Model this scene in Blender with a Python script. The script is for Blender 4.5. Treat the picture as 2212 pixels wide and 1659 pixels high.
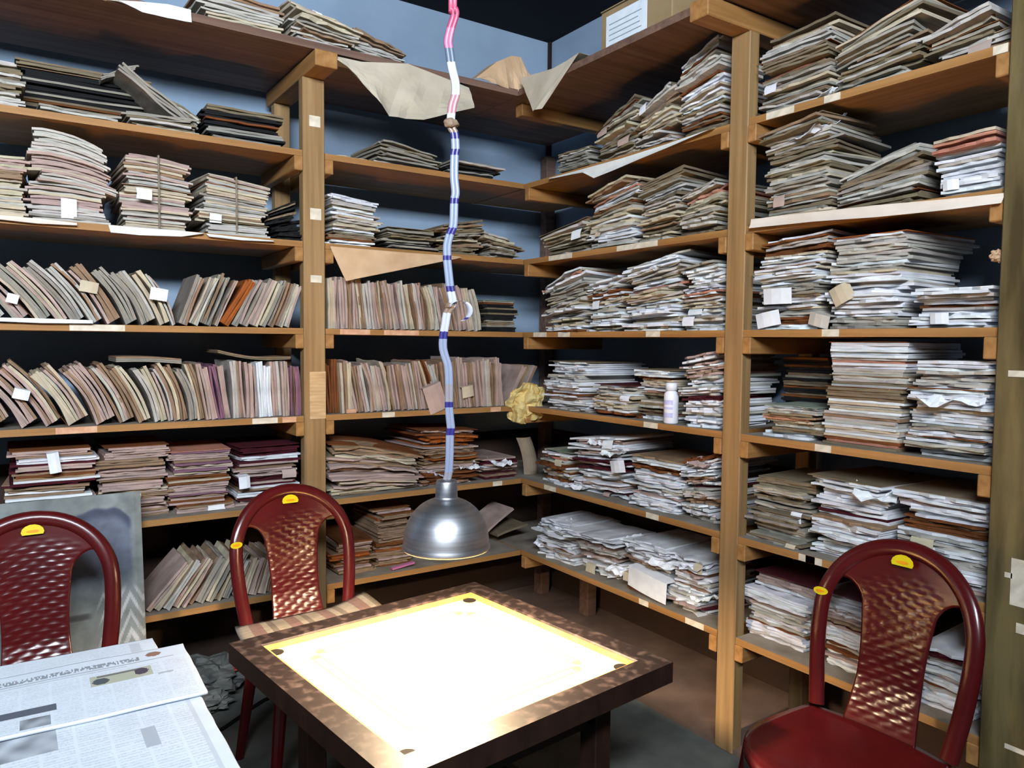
import bpy, bmesh, math, random
import numpy as np
from mathutils import Vector, Matrix, noise as mn

# ------------------------------------------------------------------ camera
W, H = 2212.0, 1659.0
FOC, YAW, PITCH, ROLL = 1631.2, 0.59398, -0.05496, 0.00922
CAM = np.array([-2.1068, -3.0221, 1.45])
_f = np.array([math.sin(YAW)*math.cos(PITCH), math.cos(YAW)*math.cos(PITCH), math.sin(PITCH)])
_r = np.array([math.cos(YAW), -math.sin(YAW), 0.0])
_u = np.cross(_r, _f)
CR = math.cos(ROLL)*_r + math.sin(ROLL)*_u
CU = -math.sin(ROLL)*_r + math.cos(ROLL)*_u
CF = _f
scene = bpy.context.scene
COLL = scene.collection
for o in list(bpy.data.objects):
    bpy.data.objects.remove(o, do_unlink=True)
cam_data = bpy.data.cameras.new('camera')
cam_data.sensor_width = 36.0
cam_data.lens = FOC/W*36.0
cam_data.clip_start = 0.05
cam = bpy.data.objects.new('camera', cam_data)
cam.matrix_world = Matrix(((CR[0], CU[0], -CF[0], CAM[0]), (CR[1], CU[1], -CF[1], CAM[1]),
                           (CR[2], CU[2], -CF[2], CAM[2]), (0, 0, 0, 1)))
COLL.objects.link(cam)
scene.camera = cam

# ------------------------------------------------------------------ light and exposure
scene.view_settings.view_transform = 'Standard'
scene.view_settings.look = 'None'
scene.view_settings.gamma = 1.0
scene.view_settings.use_curve_mapping = False
scene.view_settings.exposure = 0.0
WINDOW_POWER = 325.0
BULB_STRENGTH = 4200.0
world = bpy.data.worlds.new('world'); scene.world = world
world.use_nodes = True
world.node_tree.nodes['Background'].inputs[0].default_value = (0.62, 0.78, 1.0, 1)
world.node_tree.nodes['Background'].inputs[1].default_value = 1.2
ld = bpy.data.lights.new('window_daylight', 'AREA')
ld.shape = 'RECTANGLE'; ld.size = 2.3; ld.size_y = 0.40
ld.energy = WINDOW_POWER; ld.color = (0.84, 0.92, 1.0)
lo = bpy.data.objects.new('window_daylight', ld)
lo.location = (-2.8, -3.86, 2.82); lo.rotation_euler = (math.radians(90), 0, 0)
COLL.objects.link(lo)

# ------------------------------------------------------------------ projection helpers (pixels of the photograph -> places in the room)
def proj(P):
    q = np.array(P, float) - CAM
    x, y, z = q@CR, q@CU, q@CF
    return W/2+FOC*x/z, H/2-FOC*y/z
def at(x, y, axis, val):
    d = CR*((x-W/2)/FOC) - CU*((y-H/2)/FOC) + CF
    return CAM + d*((val-CAM[axis])/d[axis])
def solve(fn, lo_, hi_):
    a = fn(lo_)
    for _ in range(42):
        m = (lo_+hi_)/2; b = fn(m)
        if (b > 0) == (a > 0): lo_ = m
        else: hi_ = m
    return (lo_+hi_)/2

# ------------------------------------------------------------------ materials
def lin(c):
    return tuple(((v/12.92) if v <= 0.04045 else ((v+0.055)/1.055)**2.4) for v in c)
MATS = {}
def new_mat(name):
    m = bpy.data.materials.new(name); m.use_nodes = True
    nt = m.node_tree; b = nt.nodes['Principled BSDF']; MATS[name] = m
    return m, nt, b
def node(nt, typ, **kw):
    n = nt.nodes.new(typ)
    for k, v in kw.items():
        if k.startswith('in_'): n.inputs[k[3:]].default_value = v
        else: setattr(n, k, v)
    return n
def noise_mat(name, c1, c2, scale=(1, 1, 1), nscale=8.0, detail=4.0, rough=0.7, metal=0.0, bump=0.0, lo_=0.3, hi_=0.7, spec=0.3, coords='Object'):
    m, nt, b = new_mat(name); L = nt.links.new
    tc = node(nt, 'ShaderNodeTexCoord'); mp = node(nt, 'ShaderNodeMapping'); mp.inputs['Scale'].default_value = scale
    L(tc.outputs[coords], mp.inputs[0])
    nz = node(nt, 'ShaderNodeTexNoise'); nz.inputs['Scale'].default_value = nscale; nz.inputs['Detail'].default_value = detail
    L(mp.outputs[0], nz.inputs['Vector'])
    cr = node(nt, 'ShaderNodeValToRGB'); e = cr.color_ramp.elements
    e[0].position = lo_; e[1].position = hi_
    e[0].color = lin(c1)+(1,); e[1].color = lin(c2)+(1,)
    L(nz.outputs['Fac'], cr.inputs[0]); L(cr.outputs[0], b.inputs['Base Color'])
    b.inputs['Roughness'].default_value = rough; b.inputs['Metallic'].default_value = metal
    b.inputs['Specular IOR Level'].default_value = spec
    if bump:
        bp = node(nt, 'ShaderNodeBump'); bp.inputs['Strength'].default_value = bump; bp.inputs['Distance'].default_value = 0.004
        L(nz.outputs['Fac'], bp.inputs['Height']); L(bp.outputs[0], b.inputs['Normal'])
    return m
def attr_mat(name, stripe=None, rough=0.85, amount=0.35, blotch=0.25, spec=0.15):
    """own colour per face (dyes and paper stock) with fine page lines and blotches"""
    m, nt, b = new_mat(name); L = nt.links.new
    at_ = node(nt, 'ShaderNodeAttribute'); at_.attribute_name = 'Col'
    tc = node(nt, 'ShaderNodeTexCoord')
    src = at_.outputs['Color']
    def mul(src, scale, nscale, lo_, hi_, amt, det=3.0):
        mp = node(nt, 'ShaderNodeMapping'); mp.inputs['Scale'].default_value = scale
        L(tc.outputs['Object'], mp.inputs[0])
        nz = node(nt, 'ShaderNodeTexNoise'); nz.inputs['Scale'].default_value = nscale; nz.inputs['Detail'].default_value = det
        L(mp.outputs[0], nz.inputs['Vector'])
        mr = node(nt, 'ShaderNodeMapRange'); mr.inputs['From Min'].default_value = lo_; mr.inputs['From Max'].default_value = hi_
        mr.inputs['To Min'].default_value = 1-amt; mr.inputs['To Max'].default_value = 1.0
        L(nz.outputs['Fac'], mr.inputs['Value'])
        mx = node(nt, 'ShaderNodeMix', data_type='RGBA', blend_type='MULTIPLY'); mx.inputs[0].default_value = 1.0
        L(src, mx.inputs[6]); L(mr.outputs[0], mx.inputs[7])
        return mx.outputs[2], nz.outputs['Fac']
    if stripe:
        src, fac = mul(src, stripe, 1.0, 0.36, 0.6, amount, 2.0)
        bp = node(nt, 'ShaderNodeBump'); bp.inputs['Strength'].default_value = 0.35; bp.inputs['Distance'].default_value = 0.003
        L(fac, bp.inputs['Height']); L(bp.outputs[0], b.inputs['Normal'])
    if blotch:
        src, _ = mul(src, (1, 1, 1), 14.0, 0.35, 0.6, blotch, 4.0)
    L(src, b.inputs['Base Color'])
    b.inputs['Roughness'].default_value = rough; b.inputs['Specular IOR Level'].default_value = spec
    return m

attr_mat('paper', stripe=(7, 7, 330), amount=0.28, blotch=.18)
attr_mat('paper_upright', stripe=(330, 9, 5), amount=0.25)
attr_mat('paper_flat', None, blotch=0.15)
attr_mat('newsprint', None, blotch=0.06, rough=0.9)
attr_mat('painted_panel', None, blotch=0.35, rough=0.6)
attr_mat('cord_sheath', None, blotch=0.0, rough=0.35, spec=0.5)
attr_mat('striped_cloth', stripe=(14, 240, 14), amount=0.2, blotch=0.2, rough=0.95)
noise_mat('wood', (0.60, 0.40, 0.20), (0.76, 0.58, 0.36), (1.2, 1.2, 1.2), 6, 5, 0.65, bump=0.1)
noise_mat('wood_x', (0.51, 0.36, 0.19), (0.64, 0.47, 0.28), (1.5, 40, 40), 1.0, 5, 0.6, bump=0.1)
noise_mat('wood_y', (0.51, 0.36, 0.19), (0.64, 0.47, 0.28), (40, 1.5, 40), 1.0, 5, 0.6, bump=0.1)
noise_mat('wood_z', (0.48, 0.37, 0.235), (0.60, 0.485, 0.33), (40, 40, 1.5), 1.0, 5, 0.6, bump=0.1)
noise_mat('wood_top', (0.36, 0.27, 0.23), (0.47, 0.37, 0.32), (1.5, 40, 40), 1.0, 5, 0.7, bump=0.1)
noise_mat('old_post', (0.24, 0.20, 0.10), (0.42, 0.37, 0.24), (14, 14, 2.0), 1.3, 6, 0.6, bump=0.2, lo_=0.35, hi_=0.65)
noise_mat('dusty_top', (0.42, 0.39, 0.35), (0.56, 0.53, 0.49), (1, 1, 1), 9, 5, 0.95)
noise_mat('low_bounce_wall', (0.20, 0.22, 0.25), (0.26, 0.28, 0.31), (1, 1, 1), 2.5, 5, 0.9)  # unseen walls, colour darkened on purpose to cut bounced light, not a separate paint
noise_mat('wall_paint', (0.50, 0.58, 0.67), (0.57, 0.65, 0.74), (1, 1, 1), 2.5, 5, 0.85)
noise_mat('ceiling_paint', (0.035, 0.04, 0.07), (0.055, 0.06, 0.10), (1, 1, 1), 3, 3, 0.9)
noise_mat('floor_cement', (0.24, 0.25, 0.24), (0.42, 0.43, 0.41), (1, 1, 1), 4, 7, 0.85, bump=0.1)
noise_mat('plinth_cement', (0.33, 0.27, 0.24), (0.46, 0.38, 0.33), (1, 1, 1), 5, 6, 0.9)
noise_mat('sticker', (0.74, 0.70, 0.62), (0.86, 0.82, 0.75), (1, 1, 1), 30, 2, 0.8)
noise_mat('pink_sticker', (0.72, 0.52, 0.40), (0.82, 0.66, 0.54), (1, 1, 1), 30, 2, 0.8)
noise_mat('card', (0.66, 0.54, 0.38), (0.78, 0.66, 0.50), (3, 3, 30), 3, 3, 0.9)
noise_mat('carton', (0.56, 0.47, 0.34), (0.64, 0.55, 0.41), (1, 1, 1), 6, 3, 0.9)
noise_mat('chair_plastic', (0.24, 0.045, 0.055), (0.30, 0.06, 0.065), (1, 1, 1), 5, 2, 0.22, spec=0.5)
noise_mat('yellow_sticker', (0.78, 0.70, 0.03), (0.84, 0.76, 0.08), (1, 1, 1), 20, 2, 0.4)
noise_mat('orange_print', (0.85, 0.50, 0.05), (0.90, 0.58, 0.08), (1, 1, 1), 20, 2, 0.4)
noise_mat('aluminium', (0.60, 0.61, 0.63), (0.72, 0.73, 0.75), (1, 1, 40), 3, 3, 0.43, metal=1.0)
noise_mat('lamp_inside', (0.85, 0.84, 0.80), (0.92, 0.91, 0.87), (1, 1, 1), 6, 2, 0.5)
noise_mat('board_ply', (0.88, 0.76, 0.52), (0.93, 0.83, 0.60), (2, 30, 1), 1.5, 4, 0.5)
noise_mat('board_rail', (0.10, 0.075, 0.075), (0.31, 0.26, 0.25), (34, 34, 34), 1.0, 8, 0.5, bump=0.1, lo_=0.5, hi_=0.82)
noise_mat('board_lip', (0.60, 0.42, 0.24), (0.72, 0.53, 0.32), (4, 4, 4), 5, 3, 0.5)
noise_mat('dark_wood', (0.10, 0.055, 0.04), (0.17, 0.10, 0.07), (8, 8, 2), 2, 4, 0.5)
noise_mat('black_net', (0.02, 0.02, 0.02), (0.05, 0.05, 0.05), (1, 1, 1), 30, 2, 0.9)
noise_mat('line_ink', (0.74, 0.58, 0.32), (0.80, 0.64, 0.38), (1, 1, 1), 30, 2, 0.6)
noise_mat('white_plastic', (0.86, 0.86, 0.90), (0.92, 0.92, 0.95), (1, 1, 1), 20, 2, 0.35, spec=0.5)
noise_mat('lilac_print', (0.68, 0.69, 0.85), (0.76, 0.76, 0.89), (1, 1, 1), 30, 2, 0.4)
noise_mat('yellow_cloth', (0.80, 0.70, 0.44), (0.88, 0.80, 0.56), (1, 1, 1), 14, 4, 0.9, bump=0.1)
noise_mat('brown_paper', (0.68, 0.64, 0.57), (0.77, 0.73, 0.66), (1, 1, 1), 7, 5, 0.9, bump=0.15)
noise_mat('kraft_paper', (0.70, 0.57, 0.44), (0.80, 0.68, 0.55), (1, 1, 1), 7, 5, 0.9, bump=0.15)
noise_mat('liner_paper', (0.82, 0.82, 0.80), (0.90, 0.90, 0.89), (1, 1, 1), 7, 4, 0.85, bump=0.1)
noise_mat('pale_pink_liner', (0.80, 0.74, 0.68), (0.88, 0.83, 0.78), (1, 1, 1), 7, 4, 0.85, bump=0.1)
noise_mat('dado_paint', (0.17, 0.125, 0.105), (0.24, 0.18, 0.15), (1, 1, 1), 3, 4, 0.85)
noise_mat('string', (0.42, 0.38, 0.33), (0.52, 0.48, 0.42), (1, 1, 1), 40, 2, 0.9)
noise_mat('knot_tape', (0.42, 0.34, 0.28), (0.60, 0.52, 0.44), (1, 1, 1), 60, 3, 0.8)
noise_mat('black_rubber', (0.02, 0.02, 0.022), (0.04, 0.04, 0.045), (1, 1, 1), 30, 2, 0.5)
noise_mat('grey_sheet', (0.26, 0.27, 0.27), (0.45, 0.45, 0.43), (1, 1, 1), 9, 4, 0.7, bump=0.2)
noise_mat('red_print', (0.70, 0.20, 0.20), (0.80, 0.28, 0.28), (1, 1, 1), 9, 2, 0.6)
noise_mat('ink', (0.55, 0.58, 0.62), (0.62, 0.65, 0.69), (1, 1, 1), 30, 2, 0.8)
noise_mat('white_print', (0.86, 0.90, 0.94), (0.92, 0.95, 0.98), (1, 1, 1), 20, 2, 0.7)
m, nt, b = new_mat('bulb_glow')
b.inputs['Base Color'].default_value = (1, 0.9, 0.75, 1)
b.inputs['Emission Color'].default_value = (1.0, 0.74, 0.47, 1)
b.inputs['Emission Strength'].default_value = BULB_STRENGTH

# ------------------------------------------------------------------ mesh helpers
class MB:
    def __init__(s): s.v = []; s.f = []; s.c = []; s.m = []
    def quad(s, idx, col=(1, 1, 1), mi=0): s.f.append(tuple(idx)); s.c.append(col); s.m.append(mi)
    def box(s, x0, x1, y0, y1, z0, z1, col=(1, 1, 1), mi=0, mtop=None):
        n = len(s.v)
        s.v += [(x0, y0, z0), (x1, y0, z0), (x1, y1, z0), (x0, y1, z0), (x0, y0, z1), (x1, y0, z1), (x1, y1, z1), (x0, y1, z1)]
        for q, k in (((0, 3, 2, 1), mi), ((4, 5, 6, 7), mi if mtop is None else mtop), ((0, 1, 5, 4), mi), ((1, 2, 6, 5), mi), ((2, 3, 7, 6), mi), ((3, 0, 4, 7), mi)):
            s.quad([n+i for i in q], col, k)
    def grid(s, P, col=(1, 1, 1), mi=0, flip=False):
        """P[i][j] points -> surface"""
        n = len(s.v); a, b_ = len(P), len(P[0])
        for row in P: s.v += [tuple(p) for p in row]
        for i in range(a-1):
            for j in range(b_-1):
                q = (n+i*b_+j, n+(i+1)*b_+j, n+(i+1)*b_+j+1, n+i*b_+j+1)
                cc = col(i, j) if callable(col) else col
                s.quad(q[::-1] if flip else q, cc, mi)
    def shell(s, P, Q, col=(1, 1, 1), mi=0, colb=None):
        """closed slab between two grids of the same size: P above, Q below"""
        a, b_ = len(P), len(P[0]); n = len(s.v)
        s.grid(P, col, mi); m_ = len(s.v); s.grid(Q, colb or col, mi, flip=True)
        rim = [(i, 0) for i in range(a)]+[(a-1, j) for j in range(1, b_)]+[(i, b_-1) for i in range(a-2, -1, -1)]+[(0, j) for j in range(b_-2, 0, -1)]
        for k in range(len(rim)):
            (i, j), (i2, j2) = rim[k], rim[(k+1) % len(rim)]
            cc = (colb or col)
            cc = cc(min(i, i2, a-2), min(j, j2, b_-2)) if callable(cc) else cc
            s.quad((n+i*b_+j, m_+i*b_+j, m_+i2*b_+j2, n+i2*b_+j2), cc, mi)
    def tube(s, pts, rad, seg=8, col=(1, 1, 1), mi=0, ry=None, side=None, cap=True):
        """swept ellipse along pts; rad(i) or number"""
        n0 = len(s.v); N = len(pts); pts = [Vector(p) for p in pts]
        prev = None
        for i in range(N):
            t = (pts[min(i+1, N-1)]-pts[max(i-1, 0)]).normalized()
            ref = Vector(side) if side is not None else (prev if prev else (Vector((0, 0, 1)) if abs(t.z) < 0.9 else Vector((1, 0, 0))))
            a = (ref - t*ref.dot(t)).normalized(); prev = a
            b_ = t.cross(a)
            r1 = rad(i) if callable(rad) else rad
            r2 = (ry(i) if callable(ry) else ry) if ry is not None else r1
            for k in range(seg):
                w = 2*math.pi*k/seg
                s.v.append(tuple(pts[i]+a*(r1*math.cos(w))+b_*(r2*math.sin(w))))
        for i in range(N-1):
            for k in range(seg):
                k2 = (k+1) % seg
                s.quad((n0+i*seg+k, n0+i*seg+k2, n0+(i+1)*seg+k2, n0+(i+1)*seg+k), col(i) if callable(col) else col, mi)
        if cap:
            s.quad([n0+k for k in range(seg)][::-1], col(0) if callable(col) else col, mi)
            s.quad([n0+(N-1)*seg+k for k in range(seg)], col(N-2) if callable(col) else col, mi)
    def lathe(s, prof, seg=32, cx=0, cy=0, mi=0, col=(1, 1, 1)):
        n0 = len(s.v)
        for (r, z) in prof:
            for k in range(seg):
                w = 2*math.pi*k/seg
                s.v.append((cx+r*math.cos(w), cy+r*math.sin(w), z))
        for i in range(len(prof)-1):
            for k in range(seg):
                k2 = (k+1) % seg
                s.quad((n0+i*seg+k, n0+i*seg+k2, n0+(i+1)*seg+k2, n0+(i+1)*seg+k), col, mi)
    def mesh(s, name, mats, smooth=False):
        me = bpy.data.meshes.new(name)
        me.from_pydata(s.v, [], s.f)
        for mt in mats: me.materials.append(MATS[mt])
        if len(mats) > 1: me.polygons.foreach_set('material_index', s.m)
        ca = me.color_attributes.new('Col', 'FLOAT_COLOR', 'CORNER')
        arr = []
        for f, c in zip(s.f, s.c): arr += [c[0], c[1], c[2], 1.0]*len(f)
        ca.data.foreach_set('color', arr)
        if smooth: me.polygons.foreach_set('use_smooth', [True]*len(me.polygons))
        me.update()
        return me
    def build(s, name, mats, parent=None, loc=(0, 0, 0), rot=(0, 0, 0), smooth=False, bevel=0):
        if isinstance(mats, str): mats = [mats]
        me = s.mesh(name, mats, smooth)
        if bevel:
            bm = bmesh.new(); bm.from_mesh(me)
            bmesh.ops.remove_doubles(bm, verts=bm.verts, dist=1e-6)
            bmesh.ops.bevel(bm, geom=list(bm.edges), offset=bevel, segments=1, affect='EDGES', clamp_overlap=True)
            bm.to_mesh(me); bm.free()
        return link(name, me, parent, loc, rot)
def link(name, me, parent=None, loc=(0, 0, 0), rot=(0, 0, 0)):
    o = bpy.data.objects.new(name, me); COLL.objects.link(o)
    o.location = loc; o.rotation_euler = rot
    if parent: o.parent = parent
    return o
def tag(o, label, cat, group=None):
    o['label'] = label; o['category'] = cat
    if group: o['group'] = group
    return o
def thing(name, label, cat, loc=(0, 0, 0), rot=(0, 0, 0), group=None):
    return tag(link(name, None, None, loc, rot), label, cat, group)
def struct(o): o['kind'] = 'structure'; return o

# ------------------------------------------------------------------ the room
WALL = 0.55; CEIL = 3.17; XL = -4.3; YF = -3.9
mb = MB(); mb.box(XL-.1, WALL+.1, YF-.1, WALL+.1, -0.1, 0.0); struct(mb.build('floor', 'floor_cement'))
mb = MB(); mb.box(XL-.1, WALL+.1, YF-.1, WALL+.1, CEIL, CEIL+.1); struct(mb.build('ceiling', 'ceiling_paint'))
mb = MB(); mb.box(XL-.1, WALL+.1, WALL, WALL+.1, 0, CEIL); struct(mb.build('wall_back', 'wall_paint'))
mb = MB(); mb.box(WALL, WALL+.1, YF-.1, WALL, 0, CEIL); struct(mb.build('wall_right', 'wall_paint'))
mb = MB(); mb.box(XL-.1, XL, YF-.1, WALL, 0, CEIL); struct(mb.build('wall_left', 'low_bounce_wall'))
mb = MB()
wx0, wx1, wz0, wz1 = -4.00, -1.60, 2.58, 3.06
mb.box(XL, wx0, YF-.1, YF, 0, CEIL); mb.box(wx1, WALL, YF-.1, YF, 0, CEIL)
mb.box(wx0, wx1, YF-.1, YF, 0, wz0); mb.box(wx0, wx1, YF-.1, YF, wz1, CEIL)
struct(mb.build('wall_front', 'low_bounce_wall'))
wf = struct(link('window_1', None, None, (-2.8, YF-.05, wz0)))
for k in range(4):
    mb = MB(); x = (wx0+2.8)+(wx1-wx0)*k/3
    x = max(wx0+2.8+.03, min(wx1+2.8-.03, x))
    mb.box(x-.03, x+.03, -.04, .04, 0, wz1-wz0); mb.build('mullion', 'dark_wood', wf)
for z in (0.03, wz1-wz0-.03):
    mb = MB(); mb.box(wx0+2.8, wx1+2.8, -.04, .04, z-.03, z+.03); mb.build('window_rail', 'dark_wood', wf)
mb = MB(); mb.box(XL, WALL, WALL-.004, WALL, 0, 0.95); struct(mb.build('trim_2', 'dado_paint'))
mb = MB(); mb.box(WALL-.004, WALL, YF, WALL-.004, 0, 0.95); struct(mb.build('trim_3', 'dado_paint'))
mb = MB(); mb.box(WALL-.022, WALL-.005, WALL-.022, WALL-.005, 0, CEIL); struct(mb.build('trim_4', 'dark_wood'))
mb = MB(); mb.box(0.005, WALL-.004, YF+.2, WALL-.004, 0, 0.018); struct(mb.build('trim_1', 'plinth_cement'))

# ------------------------------------------------------------------ the two racks
HT = {1: 2.600, 2: 2.213, 3: 1.851, 4: 1.500, 5: 1.142, 6: 0.783, 7: 0.425}
TB = 0.024; BD = 0.48
UP0, UP1 = -1.088, -0.998           # left rack, post between the bays
VP0, VP1 = -1.234, -1.313           # right rack, post between the bays
VN0, VN1 = -2.118, -2.25            # right rack, near post
UE0, UE1 = -2.44, -2.36             # left rack, end post outside the frame
rackL = thing('shelf_rack', 'tan wooden shelf rack on the left wall, left of the room corner', 'shelf', (-1.05, 0.0, 0))
rackR = thing('shelf_rack', 'tan wooden shelf rack on the right wall, right of the room corner', 'shelf', (0.0, -1.27, 0))
def part(name, rack, mat, x0, x1, y0, y1, z0, z1, top=None, bevel=0.003):
    cx, cy, cz = (x0+x1)/2, (y0+y1)/2, (z0+z1)/2
    mb = MB(); mb.box(x0-cx, x1-cx, y0-cy, y1-cy, z0-cz, z1-cz, mtop=1 if top else None)
    l = rack.location
    return mb.build(name, [mat, top] if top else mat, rack, (cx-l.x, cy-l.y, cz-l.z), bevel=0 if top else bevel)
POSTTOP = 2.505
for (a, b_) in ((UP0, UP1), (UE0, UE1)):
    part('upright_post', rackL, 'wood_z', a, b_, 0.0, 0.05, 0, POSTTOP)
    part('upright_post', rackL, 'wood_z', a+.01, b_-.01, 0.41, 0.46, 0, POSTTOP)
    part('top_beam', rackL, 'wood_y', a, b_, -0.15, 0.50, POSTTOP, POSTTOP+.062)
part('upright_post', rackL, 'wood_top', 0.47, 0.53, 0.46, 0.52, 0, POSTTOP)
part('upright_post', rackR, 'wood_z', 0.0, 0.05, VP1, VP0, 0, POSTTOP)
part('upright_post', rackR, 'wood_z', 0.41, 0.46, VP1+.01, VP0-.01, 0, POSTTOP)
part('top_beam', rackR, 'wood_x', -0.21, 0.50, VP1, VP0, POSTTOP, POSTTOP+.062)
part('top_beam', rackR, 'wood_x', -0.06, 0.50, -0.055, 0.0, POSTTOP+.01, POSTTOP+.066)
np_ = part('upright_post', rackR, 'old_post', -0.012, 0.06, VN1, VN0, 0, 2.62); np_['label'] = 'dirty olive brown post at the right edge with torn tape'
part('upright_post', rackR, 'wood_z', 0.41, 0.46, VN1+.03, VN0-.03, 0, POSTTOP)
for px_ in (1170, 1270):
    v_ = at(px_, 1275, 0, .43)[1]; part('upright_post', rackR, 'wood_top', 0.40, 0.46, v_-.035, v_+.035, 0.018, HT[7]-TB-.001)
for lv in range(2, 8):
    h = HT[lv]
    for (x0, x1) in ((UE1, UP0), (UP1, -0.004)):
        part('shelf_board', rackL, 'wood_x', x0+.002, x1-.002, 0.002, BD, h-TB, h, top='dusty_top')
    for (y0, y1) in ((VP0+.002, BD), (VN0, VP1-.002)):
        part('shelf_board', rackR, 'wood_y', 0.002, BD, y0, y1, h-TB, h, top='dusty_top')
    zb0, zb1 = h-TB-.058, h-TB-.0005
    for (x0, x1) in ((UP0-.036, UP0-.001), (UP1+.001, UP1+.036)):
        part('bearer', rackL, 'wood_y', x0, x1, -0.004, 0.47, zb0, zb1)
    for (y0, y1) in ((VP0+.001, VP0+.036), (VP1-.036, VP1-.001), (VN0+.001, VN0+.036)):
        part('bearer', rackR, 'wood_x', -0.004, 0.47, y0, y1, zb0, zb1)
    part('bearer', rackR, 'wood_x', -0.006, 0.47, -0.042, -0.006, zb0, zb1)
# top boards overhang the posts on the beams
zt = POSTTOP+.0665
part('shelf_board', rackL, 'wood_top', UE0, -0.132, -0.125, 0.50, zt, zt+.028, top='dusty_top')
part('shelf_board', rackR, 'wood_top', -0.13, 0.50, VN0, 0.50, zt, zt+.028, top='dusty_top')
HT[1] = zt+.028

# stickers on posts and board edges
def sticker(side, px0, py0, px1, py1, mat='sticker', rack=None, off=0.0012):
    rk = rackL if side == 'L' else rackR
    ax = 1 if side == 'L' else 0
    A = at(px0, py0, ax, -off); B = at(px1, py1, ax, -off); l = rk.location
    c = (A+B)/2; mb = MB(); t = off*0.9
    if side == 'L': mb.box(-abs(B[0]-A[0])/2, abs(B[0]-A[0])/2, 0, t, -abs(B[2]-A[2])/2, abs(B[2]-A[2])/2)
    else: mb.box(0, t, -abs(B[1]-A[1])/2, abs(B[1]-A[1])/2, -abs(B[2]-A[2])/2, abs(B[2]-A[2])/2)
    return mb.build('label_sticker', mat, rk, (c[0]-l.x, c[1]-l.y, c[2]-l.z))
for q in ((668, 248, 692, 276), (670, 449, 694, 476), (671, 594, 695, 611)):
    sticker('L', *q)
s_ = sticker('L', 669, 803, 704, 904, 'card', off=0.004); s_['label'] = 'tan cardboard strip wrapped on the post'
def edge_sticker(side, px0, px1, lv, mat='sticker'):
    ax = 1 if side == 'L' else 0
    ln = [solve(lambda t: (proj((t, 0, HT[lv])) if side == 'L' else proj((0, -t, HT[lv])))[0]-p, -3.2, 2.6) for p in (px0, px1)]
    mb = MB(); w = abs(ln[1]-ln[0])/2; c = sum(ln)/2; rk = rackL if side == 'L' else rackR; l = rk.location
    z = HT[lv]-TB/2
    if side == 'L':
        mb.box(-w, w, 0, .0012, -TB*.46, TB*.46); return mb.build('label_sticker', mat, rk, (c-l.x, 0.0006-l.y, z))
    mb.box(0, .0012, -w, w, -TB*.46, TB*.46); return mb.build('label_sticker', mat, rk, (0.0006-l.x, -c-l.y, z))
for q in (('L', 150, 270, 4), ('L', 120, 210, 5, 'pink_sticker'), ('L', 545, 600, 5), ('L', 610, 640, 5, 'pink_sticker'), ('L', 735, 800, 4, 'pink_sticker'),
          ('L', 830, 905, 4, 'pink_sticker'), ('L', 826, 853, 5), ('L', 1060, 1082, 5, 'pink_sticker'), ('L', 1065, 1085, 6), ('R', 1152, 1180, 4), ('R', 1205, 1230, 4),
          ('R', 1395, 1425, 4), ('R', 1390, 1420, 5), ('R', 1175, 1200, 6), ('R', 1395, 1422, 6), ('R', 1332, 1420, 3), ('R', 1185, 1235, 3),
          ('R', 1655, 1715, 2), ('R', 1780, 1815, 2), ('R', 2145, 2178, 2), ('R', 1775, 1812, 4), ('R', 1760, 1795, 5), ('R', 1725, 1760, 6), ('R', 1380, 1400, 7), ('R', 1480, 1520, 7), ('R', 1740, 1775, 6)):
    edge_sticker(*q)
# ------------------------------------------------------------------ paper: piles of files and rows of standing files
CO = {'white': (.89, .90, .92), 'cream': (.75, .70, .61), 'grey': (.58, .56, .52), 'khaki': (.48, .43, .35), 'tan': (.57, .47, .38),
      'pink': (.69, .60, .57), 'brown': (.44, .26, .14), 'orange': (.60, .33, .15), 'maroon': (.28, .09, .13), 'dark': (.11, .11, .115),
      'blue': (.27, .38, .48), 'mauve': (.50, .36, .43), 'pale': (.73, .71, .68), 'rose': (.72, .50, .42), 'green': (.50, .56, .50)}
WORD = {'white': 'white', 'cream': 'cream', 'grey': 'grey', 'khaki': 'khaki', 'tan': 'tan', 'pink': 'pinkish', 'brown': 'brown', 'orange': 'orange-brown',
        'maroon': 'maroon', 'dark': 'dark', 'blue': 'bluish', 'mauve': 'mauve', 'pale': 'pale grey', 'rose': 'rosy', 'green': 'grey-green'}
PAL = {'newsprint': dict(pale=4, cream=5, grey=1, pink=2.5, tan=.6),
       'greys': dict(grey=5, khaki=4, pale=3, cream=1, dark=1),
       'khakis': dict(khaki=5, grey=3, cream=2, tan=1, pale=3, rose=.4),
       'mixed': dict(white=5, pale=3, cream=2, khaki=1.5, rose=.5, brown=.7, tan=1),
       'whites': dict(white=11, pale=2, pink=1.6, tan=.6, brown=1.0, maroon=.4),
       'coolwhite': dict(white=7, pale=4, grey=1.4, cream=1.6, brown=.7, rose=.4),
       'pinks': dict(pink=6, tan=3, brown=2, mauve=1, cream=1),
       'browns': dict(brown=4, tan=4, pink=3, orange=1),
       'upright': dict(pink=7, tan=4, cream=3, brown=.18, pale=1.5),
       'uprightgrey': dict(tan=4, grey=3, cream=4, pale=3, brown=.5, pink=3),
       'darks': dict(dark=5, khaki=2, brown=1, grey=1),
       'maroons': dict(maroon=3, pink=3, white=3, tan=2, brown=1)}
def pick(rng, pal):
    d = PAL[pal]; return rng.choices(list(d), list(d.values()))[0]
def colj(rng, key, j=0.06):
    k = 1+rng.uniform(-j*1.6, j); c = lin(CO[key])
    return tuple(max(0.0, min(1.0, v*k*(1+rng.uniform(-.03, .03)))) for v in c)
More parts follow.
